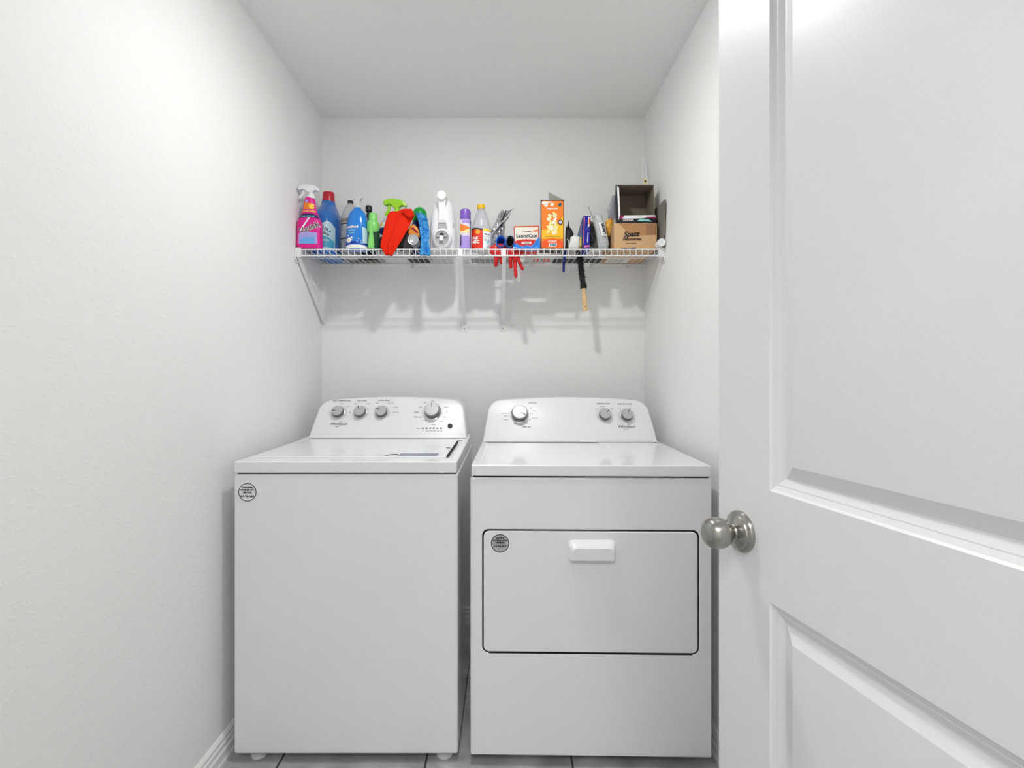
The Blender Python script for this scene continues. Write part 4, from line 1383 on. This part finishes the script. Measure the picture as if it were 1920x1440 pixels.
# ---- yellow sponge/duster
M_YEL = mat('yellow_duster_fluff', (246, 176, 40), .9)
colour_noise(M_YEL, (240, 156, 24), (250, 208, 110), 90, .35, .65)
m = MB()
pillow(m, [(1135, 416), (1138, 411), (1143, 412), (1146, 408), (1151, 414), (1149, 424), (1146, 432), (1142, 446), (1138, 440), (1136, 428)], 2.215, .03, M_YEL, .003)
m.tube([P(1142, 442, 2.215), P(1143, 455, 2.215), P(1143, 468, 2.215)], .006, mat('dark_brown_stem', (52, 40, 44), .6), 10)
tag(m.build('duster', smooth=30), 'fluffy orange-yellow duster head beside the brown cardboard box', 'duster')
# pale purple plastic film behind
m = MB()
pillow(m, [(1140, 410), (1139, 394), (1144, 378), (1148, 366), (1153, 366), (1153, 412)], 2.26, .012, mat('lilac_film', (196, 194, 206), .2, trans=.3), .0012)
tag(m.build('plastic_film', smooth=40), 'pale lilac plastic film standing above the duster beside the open carton', 'film')

# ---- brown cardboard box
M_KRAFT = mat('kraft_cardboard', (214, 174, 132), .75, spec=.2)
Y = 2.135
x0, x1, z1 = X_(1151.5, Y), X_(1232, Y), Z_(418.5, Y)
y1 = 2.398
t = thing('cardboard_box', 'brown cardboard box with black lettering at the right end of the shelf', 'box', ((x0 + x1) / 2, (Y + y1) / 2, ZD))
m = MB()
m.box(x0, x1, Y, y1, ZD, z1, M_KRAFT)
m.build('carton', t, bevel=.0015)
ff = Y
m = MB()
M_KR2 = mat('kraft_cardboard_inner', (184, 138, 96), .8, spec=.2)
# upper front flap behind a diagonal cut corner flap
m.poly([(x0 + .022, Y - .0012, z1 - .002), (x1 - .004, Y - .0012, z1 - .002), (x1 - .006, Y - .0012, 1.8135), (x0 + .105, Y - .0012, 1.812), (x0 + .062, Y - .0012, 1.821)], M_KR2, (0, .001, 0))
m.poly([(x1 - .046, Y - .0018, z1 - .004), (x1 - .004, Y - .0018, z1 - .004), (x1 - .005, Y - .0018, 1.815), (x1 - .048, Y - .0018, 1.815)], mat('kraft_cardboard_dark', (164, 118, 86), .8), (0, .0005, 0))
m.build('flap', t)
m = MB()
m.poly([(x1 - .001, Y - .0006, z1 - .004), (x1 + .0055, Y + .020, z1 - .035), (x1 + .0050, Y + .030, ZD + .030), (x1 - .004, Y - .0006, ZD + .004)], M_KRAFT, (.0015, .002, 0))
m.build('side_flap', t)
m = MB()
m.text('Spazz', .030, (x0 + .073, Y, 1.816), (1, 0, .06), (-.1, 0, 1), M_BLACK, off=.0024, bold=.0009, shear=.3)
m.text('Discoveries.', .0165, (x0 + .078, Y, 1.7955), (1, 0, 0), (0, 0, 1), mat('brown_print', (70, 52, 36), .6), off=.0030, bold=.0006)
m.poly([(x0 + .050, Y - .001, 1.7745), (x0 + .095, Y - .001, 1.776), (x0 + .095, Y - .001, 1.7785), (x0 + .050, Y - .001, 1.777)], mat('brown_print', (70, 52, 36), .6), (0, .0009, 0))
m.poly([(x0 + .028, Y - .001, ZD + .001), (x0 + .095, Y - .001, ZD + .003), (x0 + .095, Y - .001, ZD + .009), (x0 + .030, Y - .001, ZD + .007)], M_INK, (0, .0009, 0))
m.build('lettering', t)
m = MB()
m.box(x0 + .012, x0 + .115, 2.315, 2.385, ZD - .0006, ZD + .0004, M_WHITE)
for i in range(4):
    m.box(x0 + .02, x0 + .10 - .01 * (i % 2), 2.325 + i * .014, 2.328 + i * .014, ZD - .0010, ZD - .0005, M_INK2)
m.build('shipping_label', t)

# ---- open carton on top of it
zb = z1 + .0015
Y = 2.150
x0, x1, zt = X_(1155.5, Y), X_(1226, Y), Z_(346.5, Y)
y1 = 2.275
bl = .022
M_CGR = mat('grey_brown_carton_inside', (132, 120, 106), .85, spec=.15)
M_PRB = mat('black_carton_print', (30, 24, 34), .35)
t = thing('open_carton', 'open-fronted black and white printed carton with dark brown inside, on the cardboard box', 'box', ((x0 + x1) / 2, (Y + y1) / 2, zb))
m = MB()
th = .0022
for za, zc in ((zb, zb + th), (zt - th, zt)):
    e = .003 if za == zb else 0
    m.loft([[(x0 + e, Y, q_), (x1 + e, Y, q_), (x1 + e, y1, q_), (x0 + e + bl, y1, q_)] for q_ in (za, zc)], M_CGR)
m.box(x0 + .002 + bl, x1 + .002, y1 - th, y1, zb + th, zt - th, M_CGR)
m.loft([[(x0 + .004, Y, zb), (x0 + .004 + th, Y, zb), (x0 + th, Y, zt), (x0, Y, zt)], [(x0 + bl + .004, y1, zb), (x0 + bl + .004 + th, y1, zb), (x0 + bl + th, y1, zt), (x0 + bl, y1, zt)]], M_CGR)
m.loft([[(x1 + .004 - th, Y, zb), (x1 + .004, Y, zb), (x1, Y, zt), (x1 - th, Y, zt)], [(x1 + .004 - th, y1, zb), (x1 + .004, y1, zb), (x1, y1, zt), (x1 - th, y1, zt)]], M_CGR)
m.build('carton', t)
# outer left printed side with a white opened flap edge
m = MB()
xl = X_(1151, Y - .02)
m.poly([(x0 - .0040, Y - .002, zt - .006), (x0 + .0020, Y - .002, zt - .001), (x0 + .010, Y - .002, zb + .004), (x0 + .004, Y - .002, zb + .001)], M_PRB, (0, .001, 0))
m.poly([(x0 + .0015, Y - .0005, zt - .004), (x0 + .011, Y - .003, zt - .012), (x0 + .0165, Y - .003, zb + .045), (x0 + .008, Y - .001, zb + .004)], M_WHITE, (0, .001, 0))
m.poly([(x0 - .0004, Y, zt), (x0 + .0036, Y, zb), (x0 + bl + .0036, y1, zb), (x0 + bl - .0004, y1, zt)], M_PRB, (-.0008, 0, 0))
m.build('side_flap', t)
# front lip: magenta and white top edge, black printed front
zl = Z_(399, Y)
m = MB()
m.poly([(x0 + .006, Y - .004, zb + .001), (x1 + .007, Y - .004, zb + .004), (x1 + .009, Y - .006, zb + .024), (x0 + .016, Y - .006, zb + .020)], M_PRB, (0, .0015, 0))
m.poly([(x0 + .016, Y - .0065, zb + .020), (x1 + .009, Y - .0065, zb + .024), (x1 + .008, Y + .004, zb + .040), (x0 + .020, Y + .004, zb + .038)], M_WHITE, (0, .0015, 0))
m.poly([(x0 + .012, Y - .0075, zb + .018), (x0 + .024, Y - .0075, zb + .022), (x0 + .034, Y - .001, zb + .037), (x0 + .018, Y - .001, zb + .036)], mat('magenta_print', (150, 26, 92), .4), (0, .0008, 0))
m.poly([(x1 - .045, Y - .0078, zb + .024), (x1 + .008, Y - .0078, zb + .022), (x1 + .008, Y - .003, zb + .031), (x1 - .03, Y - .003, zb + .030)], mat('magenta_print', (150, 26, 92), .4), (0, .0008, 0))
m.poly([(x1 - .075, Y - .0068, zb + .011), (x1 - .010, Y - .0068, zb + .008), (x1 - .025, Y - .0068, zb + .018), (x1 - .06, Y - .0068, zb + .020)], mat('pale_teal_print', (150, 220, 215), .5), (0, .0008, 0))
m.text('COTTON', .0105, (x0 + .050, Y - .0058, zb + .0135), (1, 0, .05), (0, 0, 1), M_WHITE, off=.0014, bold=.0005)
m.build('front_lip', t)

# ---- tall white tongs behind it
Y = 2.345
t = thing('tongs', 'tall white plastic tongs standing upright behind the open carton', 'tongs', (X_(1210, Y), Y, z1))
m = MB()
for s_ in (-1, 1):
    a = P(1207 + s_ * .2, 294, Y)
    pts = [P(1210 + s_ * 2.2, 348, Y), P(1209 + s_ * 3.6, 332, Y), P(1207.5 + s_ * 3.0, 315, Y), P(1206 + s_ * 2.6, 293, Y)]
    m.tube([tuple(p) for p in pts], [.008, .0065, .005, .0038], M_STM, 8, flat=.7)
m.box(X_(1204.5, Y), X_(1215.5, Y), Y - .006, Y + .006, z1 + .0005, Z_(333, Y), M_STM)
m.build('arms', t, smooth=50)
m = MB()
c = P(1209, 341, Y)
m.box(c.x - .009, c.x + .007, Y - .0072, Y - .0060, c.z - .014, c.z + .012, mat('pale_yellow_print', (246, 226, 160), .5))
m.lathe((c.x, Y - .0072, c.z), (0, -1, 0), [(.0045, 0), (.0045, .0008)], M_BLACK, 14)
m.build('label', t)

# ---- grey cardboard panel against the right wall, white roll end
m = MB()
pp = [Vector((.6680, 2.235, ZD + .0005)), Vector((.6690, 2.130, ZD + .0005)), Vector((.674, 2.090, 1.800)), Vector((.6745, 2.079, 1.925)), Vector((.672, 2.083, 1.950)), Vector((.6690, 2.10, 1.945)), Vector((.6660, 2.235, 1.945))]
m.poly(pp, mat('grey_brown_board', (128, 124, 116), .8), (.003, .002, 0))
tag(m.build('cardboard_sheet', bevel=.0005), 'grey cardboard sheet leaning against the right wall at the shelf end', 'cardboard')
m = MB()
m.lathe((.6600, 2.080, ZD + .017), (0, 1, 0), [(.001, .001), (.013, .001), (.0155, 0), (.0168, .002), (.0168, .012), (.0158, .013), (.0158, .048), (.001, .048)], M_STM, 30, cap0=False)
tag(m.build('paper_roll', smooth=35), 'white capped round tube lying end-on at the right end of the shelf', 'tube')

# ---- bottle brush hanging below the shelf
Yb = 2.243
t = thing('bottle_brush', 'black bristle brush with turned wooden handle hanging below the shelf', 'brush', P(1097, 582, Yb))
pa = [P(1086, 470, Yb), P(1088, 488, Yb), P(1091, 515, Yb), P(1094.5, 541, Yb)]
pa = [Vector(q) for q in catmull([tuple(p) for p in pa], 6)]
m = MB()
m.tube(pa, .0115, M_BLACK, 10)
rng = random.Random(3)
for i in range(1100):
    f_ = rng.random() * (len(pa) - 1)
    i0 = min(int(f_), len(pa) - 2)
    p = pa[i0].lerp(pa[i0 + 1], f_ - i0)
    tt = (pa[i0 + 1] - pa[i0]).normalized()
    a = rng.random() * 2 * PI
    e1 = Vector((0, 1, 0))
    e2 = tt.cross(e1).normalized()
    dv = (e1 * math.cos(a) + e2 * math.sin(a)) + tt * rng.uniform(-.25, .35)
    ln = rng.uniform(.0150, .0180)
    s1 = tt * .0007
    e = p + dv * ln
    m.add([p - s1, p + s1, e + s1 * .5, e - s1 * .5], [(0, 1, 2, 3)], M_BLACK)
m.build('bristles', t)
ax = (P(1097.5, 582, Yb) - P(1094, 540, Yb)).normalized()
ln = (P(1097.5, 582, Yb) - P(1094, 540, Yb)).length
m = MB()
m.lathe(P(1094, 540, Yb), ax, [(r_, h * ln) for r_, h in catmull([(.0045, -.02), (.0095, .01), (.0108, .05), (.0085, .14), (.0072, .22), (.0095, .29), (.0088, .33), (.0102, .40), (.0115, .52), (.0105, .66), (.0092, .69), (.0108, .72), (.0092, .75), (.0110, .79), (.0096, .82), (.0122, .86), (.0126, .95), (.0115, .995), (.0015, 1.0)], 3)], mat('pale_beech_wood', (226, 190, 138), .5), 24)
h = m.build('wooden_handle', t, smooth=50)
ch = P(1096.6, 575, Yb)
MB().lathe(ch + Vector((0, -.0121, 0)), (0, -1, 0), [(.0024, 0), (.0024, .0006)], M_BLACK, 14).build('hanging_hole', h)

# ---- blue stick poking down through the wires
m = MB()
m.tube([P(1061, 462, 2.205), P(1058.5, 480, 2.205), P(1057, 496, 2.205), P(1056.8, 510, 2.205)], [.0062, .0062, .006, .005], mat('blue_stick_plastic', (24, 40, 130), .4), 10)
tag(m.build('blue_stick', smooth=50), 'short dark blue plastic stick poking down through the shelf wires', 'stick')


# ---- flat things lying on the wires along the back, seen from below between the rods
def slab(name, label, cat, pa, pb, Ya, Yb_, h, M, seed):
    rng_ = random.Random(seed)
    xa_, xb_ = X_(pa, (Ya + Yb_) / 2), X_(pb, (Ya + Yb_) / 2)
    nx, ny = 9, 6
    def sheet(zf):
        rows_ = []
        for i in range(ny + 1):
            row = []
            for j_ in range(nx + 1):
                u, v = j_ / nx, i / ny
                e = math.sin(PI * u) ** .4 * math.sin(PI * v) ** .4 if 0 < i < ny and 0 < j_ < nx else 0
                row.append((xa_ + (xb_ - xa_) * u + rng_.uniform(-.001, .001), Ya + (Yb_ - Ya) * v, ZD + zf * e * rng_.uniform(.75, 1.) + .0012))
            rows_.append(row)
        return rows_
    m = MB()
    st = rng_.getstate()
    m.grid(sheet(h), M)
    rng_.setstate(st)
    m.grid(sheet(0), M)
    return tag(m.build(name, smooth=40, thick=.0008), label, cat)


slab('plastic_bag', 'flat white plastic bag lying on the wires behind the lime-headed bottle', 'bag', 722, 764, 2.300, 2.400, .02, mat('white_film', (222, 222, 220), .4), 3)
slab('folded_liner', 'black folded liner lying on the wires behind the green-capped bottle', 'liner', 767, 806, 2.295, 2.400, .016, mat('black_liner', (40, 40, 42), .5), 5)
slab('grey_pad', 'flat grey pad lying on the wires at the back behind the clear bottle', 'pad', 655, 716, 2.342, 2.403, .015, mat('warm_grey_pad', (120, 116, 110), .8), 6)
slab('grey_film', 'crumpled grey film lying on the wires behind the yellow-capped bottle', 'film', 884, 966, 2.305, 2.402, .018, mat('grey_film', (150, 152, 150), .35), 8)
k = slab('printed_packet', 'flat pale packet with red print lying behind the red and white box', 'packet', 984, 1034, 2.262, 2.400, .014, mat('pale_packet', (206, 212, 206), .4), 9)
m = MB()
for i in range(5):
    xx = X_(1000 + 6.5 * i, 2.33)
    m.box(xx, xx + .009, 2.29, 2.37, ZD - .0002, ZD + .0004, mat('red_print', (226, 46, 34), .35) if i != 2 else M_INK2)
m.build('label', k)
slab('dark_mat', 'dark grey folded mat lying on the wires behind the narrow blue carton', 'mat', 1038, 1129, 2.272, 2.400, .016, mat('dark_grey_mat', (78, 76, 74), .8), 10)
